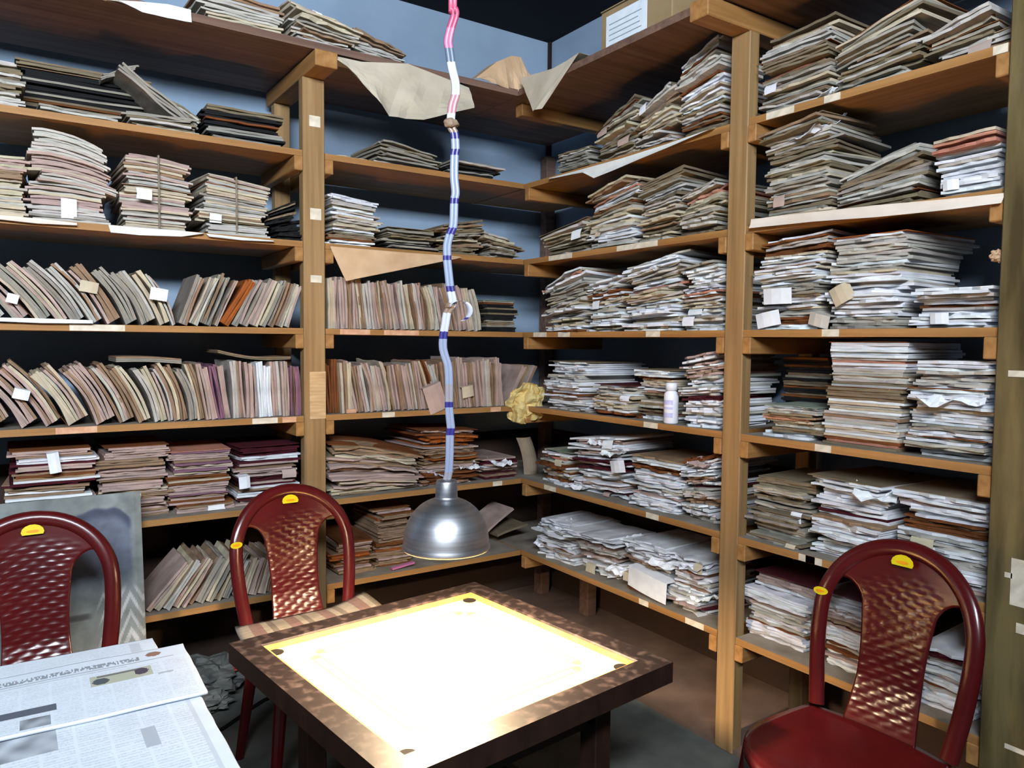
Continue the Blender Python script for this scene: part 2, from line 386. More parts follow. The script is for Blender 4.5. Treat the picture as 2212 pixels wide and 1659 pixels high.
ORD = ['', 'first', 'second', 'third', 'fourth', 'fifth', 'sixth', 'seventh', 'eighth', 'ninth', 'tenth', 'eleventh', 'twelfth', 'thirteenth', 'fourteenth',
       'fifteenth', 'sixteenth', 'seventeenth', 'eighteenth', 'nineteenth', 'twentieth'] + ['twenty-%s' % s for s in
       ('first', 'second', 'third', 'fourth', 'fifth', 'sixth', 'seventh', 'eighth', 'ninth')] + ['thirtieth', 'thirty-first', 'thirty-second', 'thirty-third', 'thirty-fourth', 'thirty-fifth']
BAY = {'A': 'far-left bay', 'B': 'bay left of corner', 'C': 'bay right of corner', 'D': 'far-right bay'}
SHELF = {1: 'top board', 2: 'second shelf down', 3: 'third shelf down', 4: 'fourth shelf down', 5: 'fifth shelf down', 6: 'sixth shelf down', 7: 'lowest shelf'}
ROT = {'A': 0.0, 'B': 0.0, 'C': -math.pi/2, 'D': -math.pi/2}
def shelf_pos(bay, px, inset, z):
    """distance along the shelf (image-right positive) of the pixel column px at the given depth and height"""
    if bay in 'AB': return solve(lambda t: proj((t, inset, z))[0]-px, -3.0, 0.5)
    return solve(lambda t: proj((inset, -t, z))[0]-px, -0.5, 2.7)
def shelf_z(bay, t, inset, py):
    P = (lambda z: (t, inset, z)) if bay in 'AB' else (lambda z: (inset, -t, z))
    return solve(lambda z: proj(P(z))[1]-py, -0.3, 3.4)
def place(bay, t, inset, z):
    return (t, inset, z) if bay in 'AB' else (inset, -t, z)
pile_no = {}
def smooth_noise(x, s): return mn.noise(Vector((x, s*7.31, s*3.17)))

def pile(bay, lv, x0, x1, ytop, pal, inset=None, d=None, slope=0.0, lean=0.0, bow=0.0, mess=1.0, th=0.030, cover=None, tied=False, z0=0.0, yaw=0.0,
         what='paper file', droop=0.0, arch=0.0, crump=1.0):
    """slope: rise of the upper layers towards image-right; lean: sideways drift of the pile with height"""
    if what == 'paper file' and pal in ('whites', 'coolwhite'): what = 'paper bundle'
    elif what == 'paper file' and pal == 'newsprint': what = 'newspaper bundle'
    if pal in ('whites', 'coolwhite') and lv >= 4: crump *= 1.8
    th *= 1.22
    if inset is None: inset = {5: .04, 6: .055, 7: .075}.get(lv, .03)
    if bay == 'C' and lv >= 6: crump *= 1.9
    key = (bay, lv); pile_no[key] = pile_no.get(key, 0)+1; no = pile_no[key]
    rng = random.Random(hash((bay, lv, x0, x1)) & 0xffff if False else int(x0*7+x1*13+lv*101+ord(bay)*17))
    h = HT[lv]+z0
    a, b_ = shelf_pos(bay, x0, inset, h), shelf_pos(bay, x1, inset, h)
    tc = (a+b_)/2; w = abs(b_-a); ztop = shelf_z(bay, tc, inset, ytop)
    Htot = max(0.012, ztop-h)
    lim = (HT[lv-1]-TB-.012-h) if lv > 1 else 0.5
    Htot = min(Htot, lim-(abs(slope)*w*0.5)-abs(arch))
    d = d or rng.uniform(0.27, 0.36); d = min(d, (0.44 if lv > 1 else 0.44)-inset)
    n = max(1, int(round(Htot/th)))
    ths = [rng.uniform(0.65, 1.35) for _ in range(n)]; s_ = sum(ths); ths = [q*Htot/s_ for q in ths]
    def deform(x, y, z):
        k = z/max(Htot, .05)
        zz = z + slope*k*x + arch*k*(1-(2*x/w)**2) - droop*k*max(0, (0.10-y)/0.10)**2
        xx = x + lean*z + bow*math.sin(math.pi*min(1, k))
        return xx, y, max(0.0006, zz)
    rz0 = ROT[bay]; z = 0.0
    for i in range(n):
        t = ths[i]; top = (i == n-1)
        nl = max(2, int(round(t/0.0085))); main = pick(rng, pal)
        foff = rng.gauss(0, 0.010)*mess; frot = rng.gauss(0, 0.035)*mess; fx = rng.gauss(0, 0.008)*mess
        fw = w*(1+rng.uniform(-.10, .02)*mess); fd = d*(1+rng.uniform(-.08, .05))
        mb = MB(); zz = 0.0
        for l in range(nl):
            lt = t/nl; cut = 0.0004 if l == 0 else lt*rng.uniform(0.03, 0.14)
            key_ = main if rng.random() < 0.55 else pick(rng, pal)
            c = colj(rng, key_); c2 = colj(rng, key_)
            lw = fw*(1+rng.uniform(-.09, .02)*mess); ldp = fd*(1+rng.uniform(-.04, .03))
            ox = fx+rng.gauss(0, .005)*mess; oy = foff+rng.gauss(0, .006)*mess; rot = frot+rng.gauss(0, .018)*mess
            sd = rng.random()*100; amp = rng.uniform(.0006, .0022)*mess*crump
            cl = (rng.choice((-1, 1)), rng.uniform(-.010, .014)) if rng.random() < 0.22*mess else (0, 0)
            nx, ny = 7, 3; P, Q = [], []
            for ix in range(nx+1):
                rp, rq = [], []
                for iy in range(ny+1):
                    x = -lw/2+lw*ix/nx; y = ldp*(iy/ny)**1.4
                    ex = smooth_noise(ix*.9+iy*.4, sd)*.006*mess
                    ey = smooth_noise(ix*.8+20, sd)*.011*mess*min(1.6, crump)*(1 if iy == 0 else 0)
                    X = x*math.cos(rot)-(y-ldp/2)*math.sin(rot)+ox+ex*(1 if ix in (0, nx) else 0)
                    Y = x*math.sin(rot)+(y-ldp/2)*math.cos(rot)+ldp/2+oy+ey
                    wv = smooth_noise(ix*.55, sd+3)*amp*(1.0 if iy == 0 else 0.5)
                    cu = cl[1]*max(0, (cl[0]*x/lw*2-.2))**2*(1-iy/ny)**2 if cl[0] else 0
                    z1 = z+zz+lt; zb = z+zz+cut
                    p1 = deform(X, Y, z1+wv+max(cu, -lt*.5)*0.6); p0 = deform(X, Y, zb+wv+max(cu, 0)*.6)
                    if p0[2] > p1[2]-.0004: p0 = (p0[0], p0[1], p1[2]-.0004)
                    rp.append((p1[0], p1[1], p1[2]-z)); rq.append((p0[0], p0[1], p0[2]-z))
                P.append(rp); Q.append(rq)
            mb.shell(P, Q, (lambda i_, j_, c=c, c2=c2: c if (i_*3) % 7 < 4 else c2), colb=c)
            zz += lt
        pos = place(bay, tc, inset, h+z)
        order = 'single' if n == 1 else 'topmost' if top else 'lowest' if i == 0 else ORD[i+1]+' up'
        lab = f"{WORD[main]} {what}, {order} in {ORD[no]} pile, {SHELF[lv]}, {BAY[bay]}"
        o = mb.build(what.replace(' ', '_'), 'paper', None, pos, (0, 0, rz0+yaw))
        tag(o, lab, 'file' if 'file' in what else 'newspapers' if 'news' in what else 'papers', f'files in {ORD[no]} pile, {SHELF[lv]}, {BAY[bay]}')
        # folder cover lying over the pages
        ck = cover if (top and cover) else (rng.choice(['brown', 'khaki', 'tan', 'tan']) if rng.random() < (0.05 if what == 'paper bundle' else 0.16) else None)
        if ck:
            c = colj(rng, ck); P, Q = [], []; nx, ny = 6, 4; lw = fw*1.02; ldp = fd*1.0
            for ix in range(nx+1):
                rp, rq = [], []
                for iy in range(ny+1):
                    x = -lw/2+lw*ix/nx; y = ldp*iy/ny
                    X = x*math.cos(frot)-(y-ldp/2)*math.sin(frot)+fx; Y = x*math.sin(frot)+(y-ldp/2)*math.cos(frot)+ldp/2+foff-.004
                    wv = smooth_noise(ix*.5+iy*.3, i+9)*.002
                    p1 = deform(X, Y, z+t+.0028+wv); p0 = deform(X, Y, z+t+.0006+wv)
                    rp.append((p1[0], p1[1], p1[2]-z)); rq.append((p0[0], p0[1], p0[2]-z))
                P.append(rp); Q.append(rq)
            mb = MB(); mb.shell(P, Q, c)
            cv = mb.build('cover', 'paper_flat', o); cv['label'] = f'{WORD[ck]} folder cover'
        # a loose slip hanging out of the front edge
        if rng.random() < 0.05*mess and Htot > .06 and pal not in ('darks',):
            sw = rng.uniform(.03, .07); sx = rng.uniform(-w*.35, w*.35); drop = rng.uniform(.02, .045)
            P, Q = [], []
            for ix in range(3):
                rp, rq = [], []
                for q in range(5):
                    x = sx-sw/2+sw*ix/2; k = q/4
                    y = foff-.010-.012*math.sin(k*math.pi/2)+(.03*(1-k) if q == 0 else 0); zz2 = t*.7-drop*k*k+rng.uniform(-.001, .001)
                    p1 = deform(x, y, z+zz2); rp.append((p1[0]+.02*k*(rng.random()-.5)*.3, p1[1]-.0004, max(p1[2], .003)-z)); rq.append((rp[-1][0], p1[1]+.0006, max(p1[2], .003)-z))
                P.append(rp); Q.append(rq)
            mb = MB(); mb.shell(Q, P, colj(rng, rng.choice(['white', 'white', 'cream', 'pink'])))
            mb.build('loose_slip', 'paper_flat', o)
        z += t
    if tied:
        # string tied round the whole bundle: belongs to the bundle's lowest file
        hh = Htot+arch+.004; pts = []
        for (y, zz) in ((-.016, .0), (-.017, hh*.5), (-.016, hh*.98), (d*.5, hh), (d, hh*.98)):
            pts.append(deform(0.0, y, zz))
        pts = [(p[0], p[1], max(p[2], .004)) for p in pts]
        mb = MB(); mb.tube(pts, .0035, 6)
        st = mb.build('tie_string', 'string', None, place(bay, tc, inset, h), (0, 0, rz0+yaw))
        tag(st, f'grey tie string round {ORD[no]} pile, {SHELF[lv]}, {BAY[bay]}', 'string')

row_no = {}
def upright_row(bay, lv, x0, x1, ytop, pal, leans, inset=0.03, th=(.022, .045), special=None, mess=1.0, kind='standing file', hvar=.08):
    """leans: list of (fraction along the row, degrees); positive leans to image-left"""
    rng = random.Random(int(x0*3+x1*11+lv*91))
    h = HT[lv]; a, b_ = shelf_pos(bay, x0, inset, h), shelf_pos(bay, x1, inset, h)
    tc = (a+b_)/2; Hh = shelf_z(bay, tc, inset, ytop)-h
    t = a; key = (bay, lv); idx = 0; special = special or {}
    rz0 = ROT[bay]
    if b_ < a: a, b_ = b_, a; t = a
    while t < b_-.008:
        f = (t-a)/(b_-a)
        ang = leans[-1][1]
        for (f0, g0), (f1, g1) in zip(leans[:-1], leans[1:]):
            if f0 <= f <= f1: ang = g0+(g1-g0)*(f-f0)/max(1e-6, f1-f0); break
        ang += rng.uniform(-2.0, 2.0)*mess
        r = math.radians(ang); tk = min(rng.uniform(*th), max(.012, (b_-t)*math.cos(r)))
        hl = Hh/max(.45, math.cos(r))*(1+rng.uniform(-hvar, hvar*.5))
        hl = min(hl, (HT[lv-1]-TB-h-.02-tk*abs(math.sin(r)))/math.cos(r)) if lv > 1 else hl
        hl = min(hl, .36)
        dp = rng.uniform(.22, .28); main = pick(rng, pal)
        col_over = None
        for (fa, fb), ck in special.items():
            if fa <= f < fb: main = ck; col_over = ck
        idx += 1; row_no[key] = row_no.get(key, 0)+1; no = row_no[key]
        nl = max(2, int(round(tk/.010))); mb = MB(); fo = rng.gauss(0, .008)*mess; xx = 0.0
        for l in range(nl):
            lt = tk/nl; c = colj(rng, main if (col_over or rng.random() < .6) else pick(rng, pal))
            lh = hl*(1+rng.uniform(-.05, .0)); y0_ = fo+rng.gauss(0, .004)*mess; sd = rng.random()*90; gap = lt*rng.uniform(.02, .12)
            bowk = rng.uniform(-.006, .006)*mess+(.012 if ang > 12 else 0)
            P, Q = [], []; nz, ny = 6, 3
            for iz in range(nz+1):
                rp, rq = [], []
                for iy in range(ny+1):
                    zq = lh*iz/nz; y = y0_+dp*(iy/ny)
                    bx = bowk*math.sin(math.pi*iz/nz)
                    ey = smooth_noise(iz*.8, sd)*.005 if iy == 0 else 0
                    ez = smooth_noise(iy*.9+30, sd)*.010 if iz == nz else 0
                    flare = (.0025*smooth_noise(l+iy*.6, sd) if iz == nz else 0)
                    rp.append((xx+lt-gap+bx+flare, y+ey, zq+ez)); rq.append((xx+bx+flare*.6, y+ey, zq+ez))
                P.append(rp); Q.append(rq)
            mb.shell(Q, P, c); xx += lt
        pos = place(bay, t, inset, h+.001+(tk*math.sin(-r) if r < 0 else 0))
        # rotate about the lower edge that rests on the board: leaning left pivots on the left edge
        if r < 0:
            pos = place(bay, t+0, inset, h+.001+tk*math.sin(-r))
        o = mb.build('standing_file', 'paper_upright', None, pos, (0, -r, rz0))
        lab = f"{WORD[main]} {kind}, {ORD[no] if no < len(ORD) else 'last'} from left, {SHELF[lv]}, {BAY[bay]}"
        tag(o, lab, 'file', f'standing files, {SHELF[lv]}, {BAY[bay]}')
        if rng.random() < .18:
            c = colj(rng, rng.choice(['brown', 'tan', 'khaki'])); m2 = MB()
            m2.box(-.0022, -.0004, fo-.003, fo+dp, 0.001, hl*.99, c)
            m2.build('cover', 'paper_upright', o)
        t += tk/math.cos(r)*1.01+.0006
    return

def tag_slip(bay, lv, cx, cy, wpx, hpx, inset, label, rotd=0.0, mat='paper_flat', col='white', yout=.0):
    """small card tucked into the front of a row"""
    ax, v = (1, inset-yout) if bay in 'AB' else (0, inset-yout)
    A = at(cx-wpx/2, cy, ax, v); B = at(cx+wpx/2, cy, ax, v); C = at(cx, cy, ax, v)
    C2 = at(cx, cy-hpx/2, ax, v); hw = np.linalg.norm(B-A)/2; hz = abs(C2[2]-C[2])
    P, Q = [], []; r = math.radians(rotd)
    for i in range(4):
        rp, rq = [], []
        for j in range(4):
            x = -hw+2*hw*i/3; z = -hz+2*hz*j/3; y = -.006*math.sin(math.pi*i/3)-.004*j/3
            X, Z = x*math.cos(r)-z*math.sin(r), x*math.sin(r)+z*math.cos(r)
            rp.append((X, y-.0006, Z)); rq.append((X, y+.0006, Z))
        rp.append((rp[-1][0], .055, rp[-1][2]+.0012)); rq.append((rq[-1][0], .055, rq[-1][2]-.0))   # tongue tucked into the pile
        P.append(rp); Q.append(rq)
    mb = MB(); mb.shell(P, Q, lin(CO[col]))
    return tag(mb.build('paper_tag', mat, None, tuple(C), (0, 0, ROT[bay])), label, 'paper')

# ---- far-left bay (A)
pile('A', 1, 425, 612, -5, 'newsprint', inset=-.09, mess=1.2, what='newspaper bundle')
pile('A', 1, 618, 760, 22, 'newsprint', inset=-.09, mess=1.6, slope=-.15, what='newspaper bundle')
pile('B', 1, 765, 880, 88, 'newsprint', inset=-.09, mess=1.6, slope=-.25, what='newspaper bundle')
pile('A', 2, -60, 62, 130, 'greys', d=.33, mess=1.3)
pile('A', 2, 70, 250, 238, 'greys', d=.36, mess=1.6, th=.02)
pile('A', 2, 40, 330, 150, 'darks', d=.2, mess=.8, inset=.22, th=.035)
pile('A', 2, 262, 430, 246, 'greys', d=.30, mess=1.6, th=.022)
pile('A', 2, 440, 612, 240, 'darks', d=.33, mess=1.0, inset=.05, th=.022)
pile('A', 3, -50, 55, 335, 'newsprint', mess=1.0)
pile('A', 3, 72, 245, 285, 'newsprint', mess=1.1, arch=.022, slope=-.22, lean=-.05, d=.33, th=.034)
pile('A', 3, 268, 415, 345, 'newsprint', mess=.9, tied=True, arch=.006, d=.33, slope=-.08)
pile('A', 3, 438, 578, 385, 'newsprint', mess=.9, tied=True, slope=-.12, d=.33)
pile('A', 3, 590, 650, 440, 'darks', mess=1.2, slope=.5, th=.02)
upright_row('A', 4, -60, 382, 582, 'uprightgrey', [(0, 46), (.35, 41), (.65, 34), (1, 25)], th=(.028, .055))
upright_row('A', 4, 384, 470, 600, 'uprightgrey', [(0, -22), (1, -24)], th=(.03, .05))
upright_row('A', 4, 474, 625, 605, 'uprightgrey', [(0, -30), (.2, -26), (1, -20)], th=(.024, .04), special={(0, .12): 'orange'})
upright_row('A', 5, -80, 330, 800, 'upright', [(0, 42), (.5, 33), (1, 25)], th=(.045, .080))
upright_row('A', 5, 334, 500, 790, 'upright', [(0, 22), (.6, 12), (1, 6)], th=(.016, .03), special={(.40, .50): 'grey', (.78, .9): 'mauve'})
upright_row('A', 5, 504, 652, 782, 'upright', [(0, 3), (1, 1)], th=(.02, .035), special={(.35, .5): 'white', (.78, .92): 'mauve'})
pile('A', 6, 18, 208, 972, 'maroons', d=.34, cover='brown', mess=1.1)
pile('A', 6, 216, 366, 966, 'pinks', d=.34, cover='brown', mess=1.1)
pile('A', 6, 368, 502, 975, 'pinks', d=.34, mess=.9, cover='rose')
pile('A', 6, 512, 650, 965, 'maroons', d=.34, cover='maroon', mess=1.2)
upright_row('A', 7, 316, 400, 1218, 'upright', [(0, -40), (1, -34)], th=(.02, .03))
upright_row('A', 7, 404, 500, 1208, 'uprightgrey', [(0, -34), (1, -26)], th=(.022, .035))
upright_row('A', 7, 505, 640, 1205, 'uprightgrey', [(0, -22), (1, -10)], th=(.022, .035))
# ---- bay left of the corner (B)
pile('B', 2, 712, 800, 340, 'greys', mess=1.8, th=.02, d=.3)
pile('B', 2, 800, 945, 318, 'greys', mess=1.7, th=.022, d=.3, slope=-.12)
pile('B', 2, 955, 1068, 352, 'greys', mess=1.5, th=.022, d=.3)
pile('B', 3, 708, 815, 425, 'mixed', mess=1.4, slope=-.1)
pile('B', 3, 825, 935, 495, 'greys', mess=1.6, th=.022)
pile('B', 3, 940, 1040, 480, 'khakis', mess=1.8, slope=.2, th=.022)
pile('B', 3, 1045, 1118, 512, 'khakis', mess=1.8, slope=-.2, th=.02)
upright_row('B', 4, 708, 990, 610, 'upright', [(0, 1), (.35, 8), (.7, 10), (1, 12)], th=(.018, .034))
upright_row('B', 4, 992, 1040, 622, 'upright', [(0, 11), (1, 13)], th=(.03, .05))
pile('B', 4, 1048, 1115, 650, 'darks', mess=.6, th=.026, cover='green')
upright_row('B', 5, 708, 760, 778, 'upright', [(0, 2), (1, 4)], th=(.02, .034), special={(0, .4): 'brown'})
upright_row('B', 5, 762, 960, 782, 'upright', [(0, 10), (1, 12)], th=(.018, .034))
upright_row('B', 5, 962, 1088, 775, 'upright', [(0, 8), (1, 3)], th=(.02, .034))
upright_row('B', 5, 1094, 1128, 790, 'uprightgrey', [(0, -28), (1, -24)], th=(.016, .026))
pile('B', 6, 712, 905, 962, 'pinks', d=.34, mess=1.5, droop=.02, slope=-.18, arch=.012, th=.026, cover='brown', crump=3.2)
pile('B', 6, 908, 1035, 930, 'browns', d=.34, mess=1.6, slope=-.05, th=.024, inset=.05, cover='brown', crump=3.0)
pile('B', 6, 1042, 1122, 990, 'maroons', mess=1.4, th=.022)
pile('B', 7, 724, 806, 1165, 'browns', mess=1.2, th=.022)
pile('B', 7, 812, 890, 1098, 'browns', mess=1.0, inset=.10, th=.024, cover='brown')
pile('B', 7, 900, 1010, 1160, 'browns', mess=1.2, inset=.12, th=.022)
# ---- bay right of the corner (C)
pile('C', 2, 1200, 1272, 325, 'khakis', mess=1.5, th=.02)
pile('C', 2, 1290, 1375, 238, 'khakis', mess=1.6, slope=.35, th=.022)
pile('C', 2, 1382, 1462, 205, 'khakis', mess=1.6, slope=.4, th=.026)
pile('C', 2, 1470, 1562, 108, 'mixed', mess=1.3, slope=.35, th=.026)
pile('C', 3, 1162, 1262, 495, 'khakis', mess=1.6, slope=.15, th=.02)
pile('C', 3, 1272, 1372, 400, 'mixed', mess=1.6, slope=.2, th=.022)
pile('C', 3, 1384, 1470, 385, 'khakis', mess=1.3, slope=.2, th=.03, cover='khaki')
pile('C', 3, 1478, 1562, 402, 'khakis', mess=1.5, slope=.25, th=.024)
pile('C', 4, 1182, 1268, 598, 'coolwhite', mess=1.6, slope=.3, lean=-.12, th=.022)
pile('C', 4, 1274, 1348, 605, 'coolwhite', mess=1.4, slope=.15, th=.022)
pile('C', 4, 1354, 1468, 562, 'coolwhite', mess=1.6, slope=.2, th=.024)
pile('C', 4, 1480, 1562, 568, 'coolwhite', mess=1.2, slope=.12, th=.022)
pile('C', 5, 1188, 1272, 782, 'whites', mess=1.4, th=.024, cover='khaki')
pile('C', 5, 1290, 1372, 832, 'coolwhite', mess=1.3, th=.022, cover='maroon')
pile('C', 5, 1382, 1462, 800, 'mixed', mess=1.3, th=.022, inset=.08, cover='khaki')
pile('C', 5, 1474, 1558, 765, 'whites', mess=1.4, slope=.2, th=.024)
pile('C', 6, 1172, 1232, 975, 'coolwhite', mess=1.3, th=.022, cover='green', inset=.05)
pile('C', 6, 1240, 1352, 945, 'whites', mess=1.7, slope=.1, th=.022)
pile('C', 6, 1366, 1468, 990, 'whites', mess=1.4, th=.024)
pile('C', 6, 1474, 1552, 985, 'whites', mess=1.5, slope=.25, th=.024)
pile('C', 7, 1160, 1240, 1125, 'whites', mess=1.8, th=.022, inset=.05)
pile('C', 7, 1248, 1342, 1150, 'whites', mess=1.8, slope=.05, th=.022, inset=.06)
pile('C', 7, 1350, 1440, 1170, 'whites', mess=1.8, th=.022, inset=.06)
pile('C', 7, 1448, 1535, 1205, 'whites', mess=1.7, th=.024, inset=.06)
# ---- far-right bay (D)
pile('D', 2, 1642, 1800, 62, 'khakis', mess=1.2, th=.03, slope=.06)
pile('D', 2, 1812, 1990, 45, 'khakis', mess=1.4, th=.028, slope=.25)
pile('D', 2, 2010, 2165, 40, 'khakis', mess=1.3, th=.024, slope=.2)
pile('D', 3, 1648, 1790, 275, 'khakis', mess=1.3, th=.028, slope=.1, cover='khaki')
pile('D', 3, 1800, 1985, 335, 'khakis', mess=1.4, th=.026, slope=.28)
pile('D', 3, 2020, 2170, 292, 'coolwhite', mess=1.0, th=.034, slope=.05)
pile('D', 4, 1636, 1780, 512, 'coolwhite', mess=1.2, th=.028, slope=.06)
pile('D', 4, 1792, 1955, 508, 'coolwhite', mess=1.0, th=.028, cover='orange')
pile('D', 4, 1962, 2140, 622, 'coolwhite', mess=1.1, th=.026)
pile('D', 5, 1640, 1765, 878, 'mixed', mess=1.4, th=.024, cover='green')
pile('D', 5, 1782, 1948, 740, 'mixed', mess=.6, th=.026, cover='orange')
pile('D', 5, 1962, 2148, 780, 'coolwhite', mess=1.1, th=.028)
pile('D', 6, 1626, 1748, 1040, 'greys', mess=1.2, th=.026, cover='khaki')
pile('D', 6, 1752, 1920, 1040, 'whites', mess=1.3, th=.026, cover='khaki')
pile('D', 6, 1935, 2140, 1072, 'whites', mess=1.1, th=.028, cover='khaki')
pile('D', 7, 1610, 1752, 1250, 'whites', mess=1.1, th=.034, cover='maroon')
pile('D', 7, 1778, 1880, 1295, 'whites', mess=1.1, th=.028, cover='mauve')
pile('D', 7, 1980, 2120, 1405, 'whites', mess=1.1, th=.03)
# dark files at the back of two shelves
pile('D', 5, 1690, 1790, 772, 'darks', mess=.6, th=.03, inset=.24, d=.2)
# bundles lying across the standing rows

def crumpled_sheet(bay, lv, px, py, size, label, inset=.05, key='white', seed=1, tilt=0.3):
    """loose bent sheet lying on or sliding off a pile"""
    ax = 1 if bay in 'AB' else 0; C = at(px, py, ax, inset); P, Q = [], []; n = 9; rng = random.Random(seed)
    rz = rng.uniform(-.5, .5); c = colj(rng, key)
    for i in range(n+1):
        rp, rq = [], []
        for j in range(n+1):
            a = -1+2*i/n; b_ = -1+2*j/n; x = a*size; y = b_*size*.8
            z = .45*size*(abs(mn.noise(Vector((a*1.3, b_*1.3, seed*1.7))))*1.3-.3)+.12*size*mn.noise(Vector((a*3.5, b_*3.5, seed+.5)))+.35*size*max(0, abs(a)-.6)*rng.choice((1, 1))*math.copysign(1, mn.noise(Vector((seed, 2, 3))))
            z += tilt*y
            X, Y = x*math.cos(rz)-y*math.sin(rz), x*math.sin(rz)+y*math.cos(rz)
            rp.append((X, Y+size*.5, z+.0012)); rq.append((X, Y+size*.5, z))
        P.append(rp); Q.append(rq)
    mb = MB(); mb.shell(P, Q, c)
    return tag(mb.build('crumpled_sheet', 'paper_flat', None, tuple(C), (0, 0, ROT[bay])), label, 'paper', 'crumpled loose sheets')
for k, a in enumerate((('C', 7, 1212, 1138, .055, 'crumpled white sheet topmost at the corner end, lowest shelf'),
        ('C', 7, 1170, 1172, .05, 'crumpled white sheet low at the corner end, lowest shelf'),
        ('C', 7, 1290, 1178, .06, 'bent white sheet on the second white heap, lowest shelf'),
        ('C', 7, 1362, 1172, .06, 'crumpled white sheet topmost in the middle, lowest shelf'),
        ('C', 7, 1330, 1232, .05, 'white sheet sliding over the board edge, lowest shelf'),
        ('C', 7, 1432, 1215, .065, 'crumpled white sheet beside the hanging sheet, lowest shelf'),
        ('C', 7, 1500, 1222, .06, 'white sheet topmost beside right post, lowest shelf'),
        ('C', 7, 1512, 1292, .05, 'white sheet low beside right post, lowest shelf'),
        ('C', 6, 1318, 978, .055, 'white torn sheet hanging high from second pile, sixth shelf'),
        ('C', 6, 1290, 955, .05, 'bent sheet topmost on second pile, sixth shelf, right of corner'),
        ('C', 6, 1250, 1052, .045, 'white sheet low in front of second pile, sixth shelf'),
        ('C', 6, 1512, 1000, .05, 'pinkish sheet topmost beside right post, sixth shelf'),
        ('C', 4, 1415, 572, .07, 'lilac-white sheet topmost on third pile, fourth shelf'),
        ('C', 4, 1185, 628, .055, 'white crumpled sheet at the corner end, fourth shelf'),
        ('B', 6, 955, 1024, .055, 'white sheet just left of the lamp neck, sixth shelf'),
        ('B', 6, 1015, 1008, .05, 'white sheet just right of the lamp neck, sixth shelf'),
        ('B', 6, 1085, 1000, .05, 'pale sheet close to the corner, sixth shelf'),
        ('D', 3, 1745, 282, .075, 'white sheet topmost on first pile, third shelf, right bay'),
        ('D', 5, 2050, 860, .085, 'white sheet bulging from the pile at the near post'),
        ('D', 6, 1880, 1068, .06, 'white sheet propped on second pile, sixth shelf, right bay'),
        ('D', 2, 1770, 205, .07, 'white sheet low in first pile, second shelf, right bay'))):
    crumpled_sheet(*a, seed=k+1, inset=.03 if a[1] < 7 else .05, key='pink' if 'pink' in a[5] else 'white', tilt=.25)
# bundles and slips on the left rack
tag_slip('A', 3, 149, 451, 34, 42, .03, 'white tag on the curved newspaper pile, third shelf down', yout=.02)
tag_slip('A', 4, 27, 645, 26, 20, .03, 'white tag leftmost on the leaning files, fourth shelf down', -15, yout=.02)
tag_slip('A', 4, 192, 620, 40, 24, .03, 'cream folded tag between leaning files, fourth shelf down', -10, col='cream', yout=.025)
tag_slip('A', 4, 343, 636, 38, 26, .03, 'white folded tag right of the cream tag, fourth shelf down', -8, yout=.025)
tag_slip('A', 5, 46, 852, 36, 22, .03, 'white tag on the leaning files, fifth shelf down, far left', -15, yout=.025)
tag_slip('A', 6, 117, 1000, 26, 44, .03, 'upright white slip on maroon files, sixth shelf down', 8, yout=.02)
tag_slip('A', 6, 528, 1042, 24, 26, .03, 'small white slip in the pile beside left post, sixth shelf', 5, yout=.02)
tag_slip('B', 5, 1010, 846, 24, 24, .03, 'cream scrap on standing files behind the lamp cord', 10, col='cream', yout=.02)
tag_slip('B', 5, 940, 860, 40, 60, .03, 'pinkish torn scrap curling off standing files behind the cord', 20, col='pink', yout=.03)
tag_slip('C', 6, 1335, 1008, 30, 26, .03, 'white slip sticking out below the third white pile', 10, yout=.02)
tag_slip('C', 7, 1398, 1262, 80, 46, .05, 'large white sheet hanging from the crumpled pile, lowest shelf', -6, yout=.03)
tag_slip('D', 4, 1680, 640, 60, 34, .03, 'white card in the first pile right of the post', 0, yout=.02)
tag_slip('D', 4, 1820, 635, 46, 40, .03, 'cream card tilted in the tall pile, fourth shelf, right bay', 25, col='cream', yout=.02)
tag_slip('D', 4, 1660, 690, 50, 32, .03, 'white corner sheet lowest at the post, fourth shelf, right bay', 10, yout=.02)
tag_slip('D', 4, 1770, 692, 44, 28, .03, 'pale card between two tall piles, fourth shelf, right bay', -15, col='pale', yout=.02)
tag_slip('D', 3, 2055, 400, 34, 22, .03, 'white card low in the pale pile at the near post', 0, yout=.02)
tag_slip('D', 4, 2030, 688, 40, 24, .03, 'white card in the low pile at the near post', 0, yout=.02)

def flat_bundle(name, label, P, Q, col, mat='paper_flat', loc=(0, 0, 0), rot=(0, 0, 0), cat='papers', group=None):
    mb = MB(); mb.shell(P, Q, col); return tag(mb.build(name, mat, None, loc, rot), label, cat, group)
def curved_file(bay, lv, x0, x1, y0, y1, sag, thick, key, label, inset=.05, d=.24):
    """file lying across the top of a standing row, ends turned up by sag"""
    h = HT[lv]; a = shelf_pos(bay, x0, inset, h+.27); b_ = shelf_pos(bay, x1, inset, h+.27)
    za = shelf_z(bay, a, inset, y0); zb = shelf_z(bay, b_, inset, y1); P, Q = [], []
    rng = random.Random(x0)
    tc = (a+b_)/2; w = b_-a; z0 = (za+zb)/2
    mb = MB()
    for l in range(3):
        P, Q = [], []
        for i in range(9):
            rp, rq = [], []
            for j in range(4):
                k = i/8; x = -w/2+w*k; z = (za-z0)+(zb-za)*k-sag*math.sin(math.pi*k)+thick*l/3
                y = d*j/3+rng.uniform(-.003, .003)
                rp.append((x, y, z+thick/3*.85)); rq.append((x, y, z))
            P.append(rp); Q.append(rq)
        mb.shell(P, Q, colj(rng, key if l < 2 else 'tan'))
    return tag(mb.build('paper_file', 'paper', None, place(bay, tc, inset, z0), (0, 0, ROT[bay])), label, 'file')
